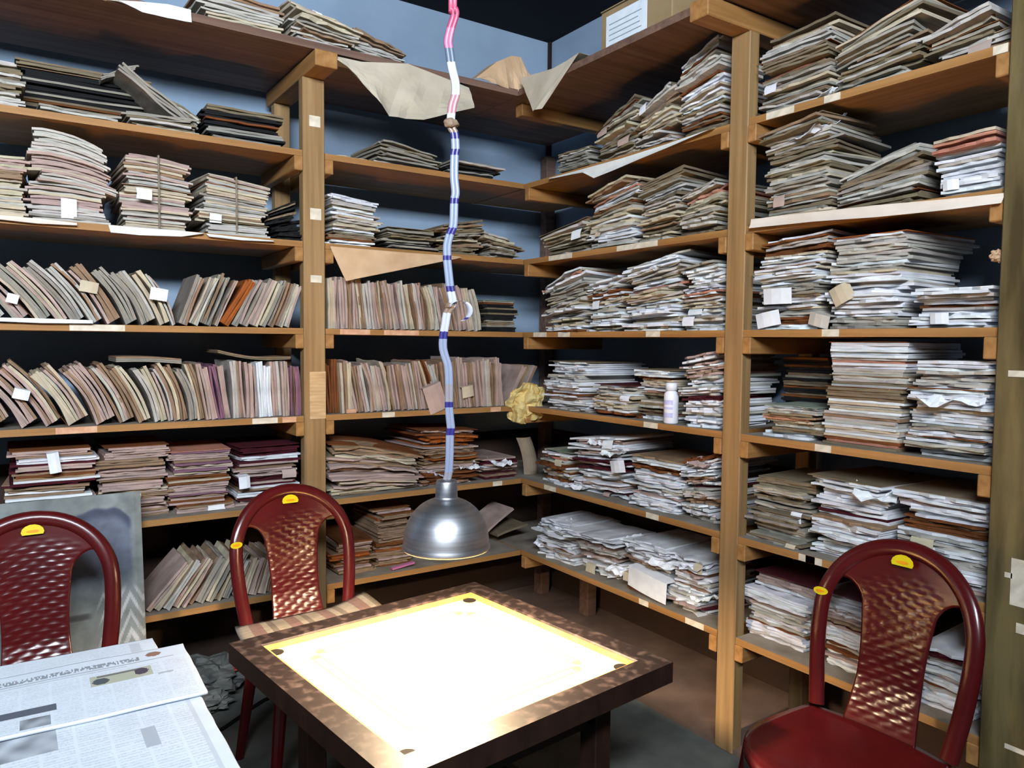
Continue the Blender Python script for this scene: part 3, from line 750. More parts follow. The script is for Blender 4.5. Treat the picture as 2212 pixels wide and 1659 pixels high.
curved_file('A', 5, 250, 392, 782, 786, -.004, .020, 'grey', 'grey file lying flat across the standing files, far-left bay')
curved_file('A', 5, 470, 628, 762, 776, .014, .012, 'khaki', 'sagging khaki file lying across the upright files by left post')
# long bundles leaning across the second shelf
def leaning_bundle(pxa, pya, pxb, pyb, inset, wid, thick, key, label, seed):
    A = at(pxa, pya, 1, inset); B = at(pxb, pyb, 1, inset); rng = random.Random(seed)
    mb = MB(); L_ = np.linalg.norm(B-A); ang = math.atan2(B[2]-A[2], B[0]-A[0])
    for l in range(4):
        t0 = thick*l/4; P, Q = [], []; c = colj(rng, key if rng.random() < .7 else 'pale')
        dx = rng.uniform(-.012, .012)
        for i in range(7):
            rp, rq = [], []
            for j in range(4):
                x = dx+L_*i/6; y = wid*j/3+rng.uniform(-.004, .004); w_ = .004*math.sin(i*1.3+l)
                rp.append((x, y, t0+thick/4*.9+w_)); rq.append((x, y, t0+w_))
            P.append(rp); Q.append(rq)
        mb.shell(P, Q, c)
    return tag(mb.build('newspaper_bundle', 'paper', None, tuple(A), (0, -ang, 0)), label, 'papers', 'bundles leaning on the second shelf')
leaning_bundle(255, 150, 418, 285, .05, .22, .035, 'grey', 'long grey bundle leaning steeply, second shelf, far-left bay', 1)
leaning_bundle(300, 196, 425, 268, .09, .22, .03, 'khaki', 'shorter khaki bundle leaning behind the long grey bundle', 2)
leaning_bundle(225, 172, 300, 150, .16, .2, .02, 'grey', 'thin grey sheet bundle propped behind the long grey bundle', 3)

# ------------------------------------------------------------------ sheets hanging over board edges
def hanging(name, side, off, top, bot, mat, label, lip=.06, ripple=.006, rows=5, seed=0, fold=None):
    """top and bottom outlines in photo pixels on the plane of the board edge; the sheet runs back over the board by lip"""
    ax = 1 if side == 'L' else 0
    T = [at(x, y, ax, -off) for x, y in top]; B = [at(x, y, ax, -off) for x, y in bot]
    O = T[0].copy(); P, Q = [], []; n = len(T); nn = (n-1)*4+1
    nrm = np.array([0, -1, 0]) if side == 'L' else np.array([-1, 0, 0])
    for i in range(nn):
        s = i/4; k = min(int(s), n-2); f = s-k
        tp = T[k]*(1-f)+T[k+1]*f; bp = B[k]*(1-f)+B[k+1]*f; rp, rq = [], []
        if lip:
            p_ = tp-nrm*lip+np.array([0, 0, .002]); rp.append(p_); rq.append(p_-np.array([0, 0, .0012]))
        for r_ in range(rows+1):
            g = r_/rows; p_ = tp*(1-g)+bp*g
            out = .004+ripple*g*(mn.noise(Vector((i*.45, g*2.2, seed)))+.6)+.01*g*g
            p_ = p_+nrm*out
            rp.append(p_); rq.append(p_-nrm*.0012)
        P.append([tuple(q-O) for q in rp]); Q.append([tuple(q-O) for q in rq])
    mb = MB(); mb.shell(P, Q, (1, 1, 1))
    return tag(mb.build(name, mat, None, tuple(O)), label, 'paper')
hanging('hanging_paper', 'L', .128, [(716, 120), (780, 134), (880, 138), (950, 165), (1012, 190)], [(722, 134), (797, 205), (832, 256), (905, 264), (1018, 236)],
        'brown_paper', 'large grey-brown paper sheet hanging from the top board near the corner', lip=.1, ripple=.035, rows=8, seed=3)
hanging('hanging_paper', 'R', .135, [(1196, 148), (1225, 132), (1252, 114)], [(1134, 170), (1158, 242), (1176, 236)],
        'brown_paper', 'pointed paper flap hanging from the top board right of corner', lip=.05, ripple=.012, seed=5)
hanging('folded_paper', 'L', .10, [(1028, 168), (1072, 134), (1104, 121), (1124, 124), (1142, 162)], [(1034, 174), (1074, 190), (1108, 200), (1130, 200), (1146, 172)],
        'kraft_paper', 'folded brown paper standing up on the top board at corner', lip=.08, ripple=.02, seed=6)
hanging('shelf_liner', 'L', .132, [(228, 0), (300, 4), (362, 10), (412, 22)], [(250, 2), (305, 30), (360, 42), (412, 52)],
        'liner_paper', 'white paper sheet hanging off the top board, far left', lip=.12, ripple=.004, seed=7)
hanging('shelf_liner', 'L', .003, [(-10, 464), (80, 472), (166, 482)], [(-10, 474), (80, 484), (166, 488)], 'pale_pink_liner', 'pale liner paper under newspapers, third shelf, far left', ripple=.002, seed=8)
hanging('shelf_liner', 'L', .003, [(234, 486), (300, 492), (380, 498), (440, 504)], [(238, 503), (300, 509), (390, 512), (436, 506)], 'liner_paper', 'bright white liner paper hanging over the third shelf, left bay', ripple=.003, seed=9)
hanging('shelf_liner', 'L', .003, [(445, 505), (520, 513), (590, 520)], [(450, 512), (520, 520), (590, 523)], 'liner_paper', 'narrow white liner edge beside left post, third shelf', ripple=.003, seed=19)
hanging('hanging_paper', 'L', .003, [(712, 532), (770, 537), (880, 546), (992, 554)], [(744, 608), (770, 602), (880, 580), (994, 557)], 'kraft_paper', 'triangular cream paper flap hanging below third shelf beside left post', ripple=.008, seed=10)
hanging('shelf_liner', 'R', .003, [(1188, 385), (1262, 365), (1345, 342), (1440, 312), (1545, 276)], [(1190, 388), (1266, 374), (1290, 386), (1420, 332), (1545, 279)], 'liner_paper', 'white liner paper drooping over the second shelf right of corner', ripple=.006, seed=11)
hanging('shelf_liner', 'R', .003, [(1624, 474), (1760, 458), (1900, 443), (2050, 430), (2172, 417)], [(1624, 494), (1760, 480), (1900, 470), (2050, 455), (2168, 440)], 'pale_pink_liner', 'long pale liner paper along the third shelf, far-right bay', ripple=.003, seed=12)
hanging('shelf_liner', 'L', .003, [(-10, 686), (90, 688), (200, 692)], [(-10, 694), (90, 698), (200, 699)], 'liner_paper', 'thin white liner edge on the fourth shelf, far left', ripple=.002, seed=13)

# ------------------------------------------------------------------ carton with a printed sheet, on the top board at the right wall
a0 = shelf_pos('C', 1298, .06, 2.75); a1 = shelf_pos('C', 1452, .06, 2.75)
wct = a1-a0; ct = thing('carton', 'brown carton with white printed sheet on the top right board', 'box', (.06, -(a0+a1)/2, HT[1]), (0, 0, -math.pi/2))
mb = MB(); mb.box(-wct/2, wct/2, 0, .34, .0005, .262); mb.build('box_body', 'carton', ct, bevel=.004)
mb = MB(); mb.box(-wct/2, -.002, -.003, .34, .2635, .268); mb.build('lid_flap', 'carton', ct)
mb = MB(); mb.box(.002, wct/2, -.003, .34, .2635, .268); mb.build('lid_flap', 'carton', ct)
s0 = shelf_pos('C', 1310, .06, 2.75)-(a0+a1)/2; s1 = shelf_pos('C', 1398, .06, 2.75)-(a0+a1)/2
mb = MB(); mb.box(s0, s1, -.0022, -.0006, .03, .235); ps = mb.build('printed_sheet', 'white_print', ct)
for k in range(7):
    mb = MB(); mb.box(s0+.02, s1-.03-.01*(k % 3), -.0030, -.0023, .062+.022*k, .066+.022*k); mb.build('print_line', 'ink', ps)

# ------------------------------------------------------------------ crumpled yellow cloth on the corner of the fifth shelf
def crumple(name, label, cat, loc, rx, ry, rz, mat, seed, rough=.35, sub=4, shape=None):
    bm = bmesh.new(); bmesh.ops.create_icosphere(bm, subdivisions=sub, radius=1.0)
    for v in bm.verts:
        p = v.co.copy(); q = p*1.5+Vector((seed*3.1, seed*1.7, seed))
        r = 1+rough*(abs(mn.noise(q*1.3))*1.6-.45)+rough*.6*(abs(mn.noise(q*3.1))-.2)
        p = p*r
        if shape: p = shape(p)
        v.co = Vector((p.x*rx, p.y*ry, p.z*rz))
    me = bpy.data.meshes.new(name); bm.to_mesh(me); bm.free()
    me.materials.append(MATS[mat])
    return tag(link(name, me, None, loc), label, cat)
P, Q = [], []; C_ = at(1135, 870, 1, -.02); NC = 26
for i in range(NC+1):
    rp, rq = [], []
    for j in range(NC+1):
        a = -1+2*i/NC; b_ = -1+2*j/NC
        x = a*math.sqrt(1-.40*b_*b_)*.092; z = b_*math.sqrt(1-.35*a*a)*.096
        x += .030*b_*(.6 if b_ > 0 else .35)
        n1 = mn.noise(Vector((a*2.4, b_*2.4, 1.5))); n2 = mn.noise(Vector((a*2.4+9, b_*2.4, 4.5))); n3 = abs(mn.noise(Vector((a*2.1, b_*2.1, 8.0)))); n4 = abs(mn.noise(Vector((a*5.0, b_*5.0, 3.0))))
        x += .018*n1; z += .018*n2
        y = -.012-.085*n3-.012*n4+.03*(a*a+b_*b_)*.5
        rp.append((x, y, z)); rq.append((x, y+.0015, z))
    P.append(rp); Q.append(rq)
mb = MB(); mb.shell(P, Q)
tag(mb.build('crumpled_cloth', 'yellow_cloth', None, tuple(C_), (0, 0, -YAW)), 'crumpled yellow cloth hung over the shelf corner', 'cloth')
# curved grey-tan card standing at the corner, sixth shelf
P, Q = [], []
for i in range(7):
    rp, rq = [], []
    for j in range(7):
        t_ = i/6; k = j/6; ang = -.9+1.8*t_
        x = .055*math.sin(ang)-.05*k*k; y = .055*(1-math.cos(ang)); z = .19*k
        rp.append((x, y, z)); rq.append((x, y+.002, z))
    P.append(rp); Q.append(rq)
c0 = at(1152, 1030, 1, .06)
flat_bundle('curled_card', 'curled grey-tan card standing in the corner, sixth shelf down', P, Q, lin((.56, .50, .43)), loc=(c0[0], .06, HT[6]+.001))
# small wood block, pink strip and leaning sheets
c0 = at(760, 886, 1, .012)
mb = MB(); mb.box(-.022, .022, 0, .03, 0, .017); tag(mb.build('wood_block', 'pink_sticker', None, (c0[0], .012, HT[5]+.0005), bevel=.002), 'small tan wood block at the front edge, fifth shelf down', 'block')
c0 = at(862, 1192, 1, .07)
mb = MB(); mb.box(-.055, .055, 0, .02, 0, .008, lin((.72, .42, .58))); tag(mb.build('pink_strip', 'paper_flat', None, (c0[0], .02, HT[7]+.012), (0, -.12, 0)), 'pink strip beside the brown files, lowest shelf behind lamp', 'strip')
for k, (xa, ya, xb, yb, key, lab) in enumerate(((1045, 1160, 1110, 1100, 'pink', 'pinkish sheet propped upright right of the lamp shade'), (1075, 1160, 1140, 1135, 'khaki', 'khaki folder lying in the corner, lowest shelf'))):
    A = at(xa, ya, 1, .14); B = at(xb, yb, 1, .14); P, Q = [], []
    ang = math.atan2(B[2]-A[2], B[0]-A[0]); L_ = math.hypot(B[2]-A[2], B[0]-A[0])
    for i in range(5):
        P.append([(L_*i/4, .2*j/3, .012+.004*math.sin(i)) for j in range(4)]); Q.append([(L_*i/4, .2*j/3, .004*math.sin(i)) for j in range(4)])
    flat_bundle('paper_folder', lab, P, Q, lin(CO[key]), 'paper', tuple(A), (0, -ang, 0), 'file')

# ------------------------------------------------------------------ plastic bottle on the fifth shelf, right of the corner
bt = shelf_pos('C', 1449, .035, HT[5]); bx = thing('plastic_bottle', 'white plastic bottle standing on the fifth shelf right of corner', 'bottle', (.035, -bt, HT[5]+.0005)); bx.scale = (1.05, 1.05, 1.12)
mb = MB(); mb.lathe([(0, 0), (.024, 0), (.027, .004), (.027, .095), (.025, .105), (.018, .112), (.018, .114), (0, .114)], 28); mb.build('bottle_body', 'white_plastic', bx, smooth=True)
mb = MB(); mb.lathe([(0, .1145), (.0215, .1145), (.0215, .138), (.019, .141), (0, .141)], 28); mb.build('cap', 'white_plastic', bx, smooth=True)
for (z0_, z1_) in ((.022, .038), (.050, .058), (.066, .082)):
    mb = MB(); mb.grid([[(.0274*math.cos(w), .0274*math.sin(w), z) for z in (z0_, z1_)] for w in [math.pi*(1.05-.09*i) for i in range(-3, 5)]]); mb.build('label_print', 'lilac_print', bx)

# ------------------------------------------------------------------ chairs
def arch_pt(t):
    """t 0..1 along the bow from the left foot over the top to the right foot, (x, z)"""
    hw, zs, zt_, zb = .205, .694, .905, .44
    leg = zs-zb; arc = 1.57*math.sqrt((hw*hw+(zt_-zs)**2)/2)*2; tot = 2*leg+arc; s = t*tot
    if s < leg: k = s/leg; return (-(.178+(hw-.178)*math.sin(k*math.pi/2)), zb+leg*k)
    if s > tot-leg: k = (tot-s)/leg; return ((.178+(hw-.178)*math.sin(k*math.pi/2)), zb+leg*k)
    ph = math.pi*(s-leg)/arc; return (-hw*math.cos(ph), zs+(zt_-zs)*math.sin(ph)**.9)
def back_y(x, z): return .185+(z-.44)*.20+.028*(1-min(1, (x/.205)**2))*min(1, (z-.40)/.15)
def chair_parts(root):
    mb = MB(); N = 56; pts = []
    for i in range(N+1):
        x, z = arch_pt(i/N); pts.append((x, back_y(x, z), z))
    mb.tube(pts, lambda i: .0235, 12, ry=.0135, side=None)
    # side of the section: wide in the plane of the back
    mb = MB(); n0 = 0; rows = []
    for i in range(N+1):
        p = Vector(pts[i]); t = (Vector(pts[min(i+1, N)])-Vector(pts[max(i-1, 0)])).normalized()
        nrm = Vector((0, 1, -.2)).normalized(); a = nrm.cross(t).normalized()
        rows.append([tuple(p+a*(.023*math.cos(w))+nrm*(.014*math.sin(w))) for w in [2*math.pi*k/12 for k in range(13)]])
    mb.grid(rows); mb.build('back_bow', 'chair_plastic', root, smooth=True)
    # woven splat, flaring into the bow at the top
    def top_z(x): return .694+.196*math.sqrt(max(0, 1-(x/.205)**2))**.9
    NX, NZ = 36, 84; F, Bk = [], []
    for i in range(NX+1):
        a = -1+2*i/NX; f, bk = [], []
        for j in range(NZ+1):
            t = j/NZ
            hw = .098-.012*math.sin(math.pi*min(1, t/.7))
            if t > .70: hw += (.19-.098)*((t-.70)/.30)**1.6
            x = a*hw; z = .425+t*(min(top_z(x), .890)-.425)
            y = back_y(x, z)-.004
            inside = min(1, (1-abs(a))*6)*min(1, max(0, (t-.02)*12))*min(1, max(0, (.93-t)*10))
            row = z/.0150; ph = (math.floor(row) % 2)*.5
            bump = max(0, math.sin(math.pi*(row-math.floor(row))))*(.3+.7*abs(math.sin(math.pi*(x/.046+ph))))
            f.append((x, y-.0030*bump*inside, z)); bk.append((x, y+.007, z))
        F.append(f); Bk.append(bk)
    mb = MB(); mb.shell(F, Bk); mb.build('back_splat', 'chair_plastic', root, smooth=True)
    # seat: rounded dished shell with rolled front edge
    T, U = [], []; NX, NY = 20, 20
    for i in range(NX+1):
        a = -1+2*i/NX; r1, r2 = [], []
        for j in range(NY+1):
            b_ = -1+2*j/NY
            kf = .47 if b_ < 0 else .25
            sx = a*math.sqrt(max(0, 1-kf*b_*b_)); sy = b_*math.sqrt(max(0, 1-kf*a*a))
            x = sx*.222; y = -.005+sy*.205
            e = max(abs(a), abs(b_)); z = .432-.016*(1-e*e)+.012*max(0, b_)**2
            if b_ < -.7: z -= .014*((-b_-.7)/.3)**2
            edge = .038 if e > .93 else .0
            r1.append((x, y, z-(.006 if e > .93 else 0))); r2.append((x*(1.0 if e > .93 else .97), y, z-.008-edge))
        T.append(r1); U.append(r2)
    mb = MB(); mb.shell(T, U); mb.build('seat', 'chair_plastic', root, smooth=True)
    for sx in (-1, 1):
        for (y0, y1, x0, x1) in ((-.115, -.165, .165, .215), (.155, .225, .165, .205)):
            mb = MB()
            P0 = (sx*x0, y0, .425); P1 = (sx*x1, y1, 0.0)
            pts = [tuple(P0[k]*(1-t)+P1[k]*t for k in range(3)) for t in (0, .25, .5, .75, 1)]
            mb.tube(pts, lambda i: .024-.0022*i, 10, ry=lambda i: .018-.0012*i)
            mb.build('leg', 'chair_plastic', root, smooth=False)
def stickers(root, side=True):
    def disc(name, cx, cz, rx, rz, mat, par, off, ny=14, half=False):
        mb = MB(); ring = []
        P, Q = [], []
        for i in range(5):
            rp, rq = [], []
            for k in range(ny+1):
                w = 2*math.pi*k/ny; r = i/4
                x = cx+rx*r*math.cos(w); z = cz+rz*r*math.sin(w)
                if half: z = max(z, cz-rz*.35)
                y = back_y(x, z)-off; rp.append((x, y-.0006, z)); rq.append((x, y, z))
            P.append(rp); Q.append(rq)
        mb.shell(Q, P); return mb.build(name, mat, par)
    s = disc('brand_sticker', 0, .870, .030, .022, 'yellow_sticker', root, .0185, half=True)
    disc('sticker_print', .0, .872, .017, .004, 'orange_print', s, .0195)
    if side:
        s = disc('round_sticker', -.205, .748, .021, .011, 'yellow_sticker', root, .0165)
        disc('sticker_print', -.205, .748, .013, .004, 'orange_print', s, .0175)
CH = 'maroon plastic chairs'
chB = thing('plastic_chair', 'maroon plastic chair with striped cushion behind the game board', 'chair', (-1.245, -.61, 0), (0, 0, .03), CH)
chair_parts(chB); stickers(chB)
def copy_chair(label, loc, rz, side):
    c = chB.copy(); COLL.objects.link(c); c.location = loc; c.rotation_euler = (0, 0, rz); tag(c, label, 'chair', CH)
    for ch in list(chB.children):
        if ch.name.startswith('round_sticker') and not side: continue
        d = ch.copy(); COLL.objects.link(d); d.parent = c
        for g in ch.children:
            e = g.copy(); COLL.objects.link(e); e.parent = d
copy_chair('maroon plastic chair at the left edge, behind the newspapers', (-2.035, -.65, 0), .03, False)
copy_chair('empty maroon plastic chair at the right, seat in view', (-.405, -1.965, 0), -math.pi/2+.02, True)
# striped seat cushion, its rear corners turned up
P, Q = [], []
for i in range(25):
    rp, rq = [], []
    for j in range(13):
        a = -1+i/12; b_ = -1+j/6
        x = a*.250*math.sqrt(1-.12*b_*b_); y = .0+b_*.205*math.sqrt(1-.12*a*a)
        z = .488+.075*max(0, (a-.35))**1.4*max(0, .3+b_*.7)-.018*max(0, -b_-.5)+.012*max(0, -a-.5)*max(0, b_)
        z -= .012*max(abs(a), abs(b_))**4
        th = .026*(1-max(abs(a), abs(b_))**6)+.008
        rp.append((x, y, z)); rq.append((x, y, z-th))
    P.append(rp); Q.append(rq)
def stripe_col(i, j):
    k = i % 6
    return lin({0: (.60, .56, .50), 1: (.60, .56, .50), 2: (.52, .42, .39), 3: (.50, .40, .37), 4: (.60, .56, .50), 5: (.47, .43, .38)}[k])
mb = MB(); mb.shell(P, Q, stripe_col)
tag(mb.build('seat_cushion', 'striped_cloth', None, (-1.235, -.61, 0), (0, 0, .03), smooth=True), 'cream and pinkish striped cushion on the chair behind the board', 'cushion')

# ------------------------------------------------------------------ carrom board, its stand and the lamp over it
BC = (-1.118, -1.245); BR = math.radians(6.4); BZ = .60
board = thing('carrom_board', 'square carrom board with dark worn rails under the lamp', 'game board', (BC[0], BC[1], BZ-.055), (0, 0, BR))
HO, HI = .435, .365
mb = MB(); mb.box(-HO+.01, HO-.01, -HO+.01, HO-.01, .012, .034); mb.build('playing_surface', 'board_ply', board)
for k in range(4):
    mb = MB(); a = k*math.pi/2; c_, s_ = math.cos(a), math.sin(a)
    prof = [(HO, 0.0), (HO, .055), (HI+.004, .055), (HI, .051), (HI, .0345), (HI+.02, .0)]
    rows = []
    for (r, z) in prof+[prof[0]]:
        row = []
        for sgn in (-1, 1):
            x, y = sgn*r, -r; row.append((x*c_-y*s_, x*s_+y*c_, z))
        rows.append(row)
    mb.grid(rows)
    for q in range(len(mb.m)):
        if q == 0: mb.m[q] = 1
    mb.build('rail', ['board_rail', 'dark_wood'], board)
    mb = MB(); i_ = HI-.0005
    pts = [(-i_, -i_, .0345), (i_, -i_, .0345), (i_, -i_, .0505), (-i_, -i_, .0505), (-i_+.004, -i_+.004, .0345), (i_-.004, -i_+.004, .0345), (i_-.004, -i_+.004, .0505), (-i_+.004, -i_+.004, .0505)]
    mb.v = [(x*c_-y*s_, x*s_+y*c_, z) for x, y, z in pts]
    for q in ((0, 1, 2, 3), (4, 7, 6, 5), (3, 2, 6, 7), (0, 4, 5, 1)): mb.quad(q)
    mb.build('rail_lining', 'board_lip', board)
    # pocket: dark disc with rim in the corner
    cx, cy = (HI-.026), (HI-.026)
    px_, py_ = (cx*c_-cy*s_, cx*s_+cy*c_)
    mb = MB(); mb.lathe([(0, .0346), (.022, .0346), (.0225, .0352), (.0, .0352)], 24, px_, py_); pk = mb.build('pocket', 'black_net', board)
    # border lines with end circles
    for dd in (.085, .112):
        mb = MB(); y = -(HI-dd); x0, x1 = -(HI-.125), (HI-.125); w_ = .0016
        P4 = [(x0, y-w_), (x1, y-w_), (x1, y+w_), (x0, y+w_)]
        mb.v = [(x*c_-yy*s_, x*s_+yy*c_, .0343) for x, yy in P4]+[(x*c_-yy*s_, x*s_+yy*c_, .0346) for x, yy in P4]
        for q in ((4, 5, 6, 7), (0, 1, 5, 4), (2, 3, 7, 6), (1, 2, 6, 5), (3, 0, 4, 7)): mb.quad(q)
        mb.build('border_line', 'line_ink', board)
    for sx in (-1, 1):
        x, y = sx*(HI-.125), -(HI-.0985); X, Y = x*c_-y*s_, x*s_+y*c_
        mb = MB(); mb.lathe([(0, .0347), (.0125, .0347), (.013, .0343)], 20, X, Y); mb.build('base_circle', 'line_ink', board)
mb = MB(); mb.lathe([(.0745, .0343), (.075, .0347), (.079, .0347), (.0795, .0343)], 48); mb.build('centre_circle', 'line_ink', board)
mb = MB(); mb.lathe([(0, .0347), (.0155, .0347), (.016, .0343)], 20); mb.build('centre_dot', 'line_ink', board)
stand = thing('board_stand', 'dark wooden stand carrying the carrom board', 'table', (BC[0]+.02, BC[1], 0), (0, 0, BR))
mb = MB(); mb.box(-.33, .33, -.33, .33, .515, .544); mb.build('stand_top', 'dark_wood', stand, bevel=.003)
for k, (x0, x1, y0, y1) in enumerate(((-.27, .27, -.29, -.265), (-.27, .27, .265, .29), (-.29, -.265, -.27, .27), (.265, .29, -.27, .27))):
    mb = MB(); mb.box(x0, x1, y0, y1, .42, .514); mb.build('apron', 'dark_wood', stand)
    mb = MB(); mb.box(x0, x1, y0, y1, .10, .14); mb.build('stretcher', 'dark_wood', stand)
for sx in (-1, 1):
    for sy in (-1, 1):
        mb = MB(); mb.box(sx*.28-.03, sx*.28+.03, sy*.28-.03, sy*.28+.03, 0, .514); mb.build('leg', 'dark_wood', stand, bevel=.003)
LX, LY, LZ = -1.122, -1.253, .900
lamp = thing('pendant_lamp', 'silver dome pendant lamp hanging low over the board', 'lamp', (LX, LY, LZ))
prof = [(.1185, -.004), (.1195, .0), (.1165, .006)]+[(.116*math.cos(t)**.85 if t < 1.5 else 0, .006+.125*math.sin(t)) for t in [1.30*i/14 for i in range(1, 15)]]
rt = prof[-1][0]; zt2 = prof[-1][1]
out = prof+[(.031, zt2+.004), (.030, zt2+.008)]
inn = [(r-.0022, z-.0022) for r, z in out[::-1] if r > .004]
mb = MB(); mb.lathe(out, 56); mb.build('shade', 'aluminium', lamp, smooth=True)
mb = MB(); mb.lathe([(r, z) for r, z in inn]+[(.1185, -.004)], 56); mb.build('shade_inside', 'lamp_inside', lamp, smooth=True)
mb = MB(); mb.lathe([(0, zt2+.004), (.029, zt2+.004), (.030, zt2+.010), (.0285, zt2+.046), (.026, zt2+.052), (.012, zt2+.054), (0, zt2+.054)], 36); mb.build('neck', 'aluminium', lamp, smooth=True)
NT = zt2+.054
mb = MB(); mb.lathe([(0, .118), (.017, .118), (.017, .088), (.0, .088)], 20); mb.build('socket', 'black_rubber', lamp)
mb = MB(); mb.lathe([(.0, .0875)]+[(.012, .084), (.016, .075)]+[(.029*math.cos(t), .048-.029*math.sin(t)) for t in [-.9+.19*i for i in range(13)]]+[(0, .019)], 24); mb.build('bulb', 'bulb_glow', lamp, smooth=True)

# flat twin cord, wrapped with coloured tape, knotted and looped
path = [(978, -30, 'pink'), (979, 10, 'pink'), (983, 30, 'pink'), (974, 60, 'pinkl'), (968, 88, 'pinkl'), (970, 104, 'slate'), (973, 126, 'slate'), (974, 134, 'white'), (977, 150, 'white'), (984, 180, 'white'),
        (984, 205, 'rose'), (978, 225, 'rose'), (975, 245, 'white'), (974, 258, 'slate'), (975, 275, 'knot'), (981, 286, 'blue'), (983, 300, 'lav'), (984, 322, 'blue'), (982, 335, 'lav'), (981, 380, 'lav'), (984, 415, 'lav'),
        (982, 428, 'blue'), (981, 440, 'lav'), (980, 475, 'lav'), (978, 492, 'blue'), (972, 506, 'lav'), (966, 530, 'lav'), (966, 552, 'blue'), (966, 562, 'lav'), (970, 600, 'lav'), (972, 618, 'blue'), (974, 630, 'white'),
        (978, 650, 'white'), (975, 662, 'knot'), (966, 676, 'white'), (962, 700, 'white'), (959, 716, 'blue'), (957, 732, 'lav'), (957, 752, 'lav'), (962, 772, 'lav'), (968, 792, 'lav'), (970, 830, 'grey'), (970, 868, 'blue'),
        (970, 880, 'lav'), (972, 905, 'lav'), (974, 925, 'blue'), (972, 940, 'lav'), (971, 985, 'lav'), (969, 1020, 'grey'), (969, 1036, 'grey')]
CC = {'pink': (.66, .26, .38), 'pinkl': (.70, .40, .53), 'slate': (.34, .39, .46), 'white': (.70, .71, .77), 'rose': (.68, .47, .51), 'knot': (.50, .42, .36), 'blue': (.17, .16, .44), 'lav': (.50, .54, .64), 'grey': (.52, .51, .54)}
dep = (np.array([LX, LY, 1.5])-CAM)@CF
def cordpt(px, py):
    d = CR*((px-W/2)/FOC)-CU*((py-H/2)/FOC)+CF
    # on the upright plane through the lamp, facing the room
    n_ = np.array([CF[0], CF[1], 0]); n_ /= np.linalg.norm(n_)
    t = ((np.array([LX, LY, 0])-CAM)@n_)/(d@n_); return CAM+d*t
pp = [cordpt(x, y) for x, y, _ in path]
top_z = CEIL
ctop = np.array([pp[0][0], pp[0][1], CEIL]); NLT = np.array([LX, LY, LZ+NT-.004])
shift = NLT-pp[-1]
cpts = [ctop]+[q for q in pp[:-1]]+[NLT]
cols = ['pink']+[c for _, _, c in path]
fine, fcol = [], []
for i in range(len(cpts)-1):
    p0, p1, p2, p3 = cpts[max(i-1, 0)], cpts[i], cpts[i+1], cpts[min(i+2, len(cpts)-1)]
    for k in range(4):
        t = k/4
        q = .5*((2*p1)+(-p0+p2)*t+(2*p0-5*p1+4*p2-p3)*t*t+(-p0+3*p1-3*p2+p3)*t**3)
        fine.append(q); fcol.append(cols[i])
fine.append(cpts[-1]); fcol.append('grey')
cord = thing('lamp_cord', 'pink, white and blue banded flat cord holding the lamp', 'cord', tuple(NLT))
for sgn in (-1, 1):
    mb = MB(); P = [tuple(q-NLT+CR*(.0050*sgn)) for q in fine]
    mb.tube(P, .0064, 8, col=lambda i: lin(CC[fcol[i]]), ry=.0034, side=tuple(CR))
    mb.build('cord_strand', 'cord_sheath', cord, smooth=True)
def knot(px, py, r, name='knot'):
    c = cordpt(px, py)-NLT; bm = bmesh.new(); bmesh.ops.create_icosphere(bm, subdivisions=3, radius=1)
    for v in bm.verts:
        v.co *= 1+.35*mn.noise(v.co*2.2+Vector((px, 0, 0)))
        v.co = Vector((v.co.x*r*1.3, v.co.y*r, v.co.z*r*.8))
    me = bpy.data.meshes.new(name); bm.to_mesh(me); bm.free(); me.materials.append(MATS['knot_tape']); me.polygons.foreach_set('use_smooth', [True]*len(me.polygons))
    return link(name, me, cord, tuple(c))
knot(975, 266, .016); knot(973, 660, .011)
# the spare loop of cord beside the lower knot
lp = []
for k in range(15):
    a = math.pi*(1.0-1.55*k/14); lp.append((992+24*math.cos(a), 672-22*math.sin(a)))
lp = [(978, 658)]+lp[1:]+[(988, 694)]
mb = MB(); rows, rows2 = [], []
nv = np.array([CF[0], CF[1], 0])
for k, (x, y) in enumerate(lp):
    w_ = cordpt(x, y)-NLT; wd = .011*math.sin(math.pi*min(1, max(.08, k/(len(lp)-1))))
    dirv = CR*.75*wd*2-nv*.02*math.sin(k/14*math.pi)
    rows.append([tuple(w_-dirv*.5-nv*.012), tuple(w_+dirv*.5-nv*.012)]); rows2.append([tuple(w_-dirv*.5-nv*.009), tuple(w_+dirv*.5-nv*.009)])
mb.shell(rows, rows2, lambda i, j: lin(CC['white']) if i < 11 else lin(CC['blue']) if i == 11 else lin(CC['white']))
mb.build('cord_loop', 'cord_sheath', cord, smooth=True)

# ------------------------------------------------------------------ table with newspapers, lower left
TZ = .692
tab = thing('side_table', 'wooden table under the newspapers at lower left', 'table', (-2.35, -1.52, 0))
mb = MB(); mb.box(-.55, .545, -.50, .50, TZ-.028, TZ); mb.build('table_top', 'dark_wood', tab, bevel=.003)
for sx in (-1, 1):
    for sy in (-1, 1):
        mb = MB(); mb.box(sx*.48-.025, sx*.48+.025, sy*.43-.025, sy*.43+.025, 0, TZ-.0285); mb.build('leg', 'dark_wood', tab)
for (x0, x1, y0, y1) in ((-.455, .455, -.44, -.42), (-.455, .455, .42, .44), (-.49, -.47, -.405, .405), (.47, .49, -.405, .405)):
    mb = MB(); mb.box(x0, x1, y0, y1, TZ-.12, TZ-.0285); mb.build('apron', 'dark_wood', tab)
PAPER = lin((.80, .83, .87)); 
def shade(v): return tuple(c*v for c in PAPER)
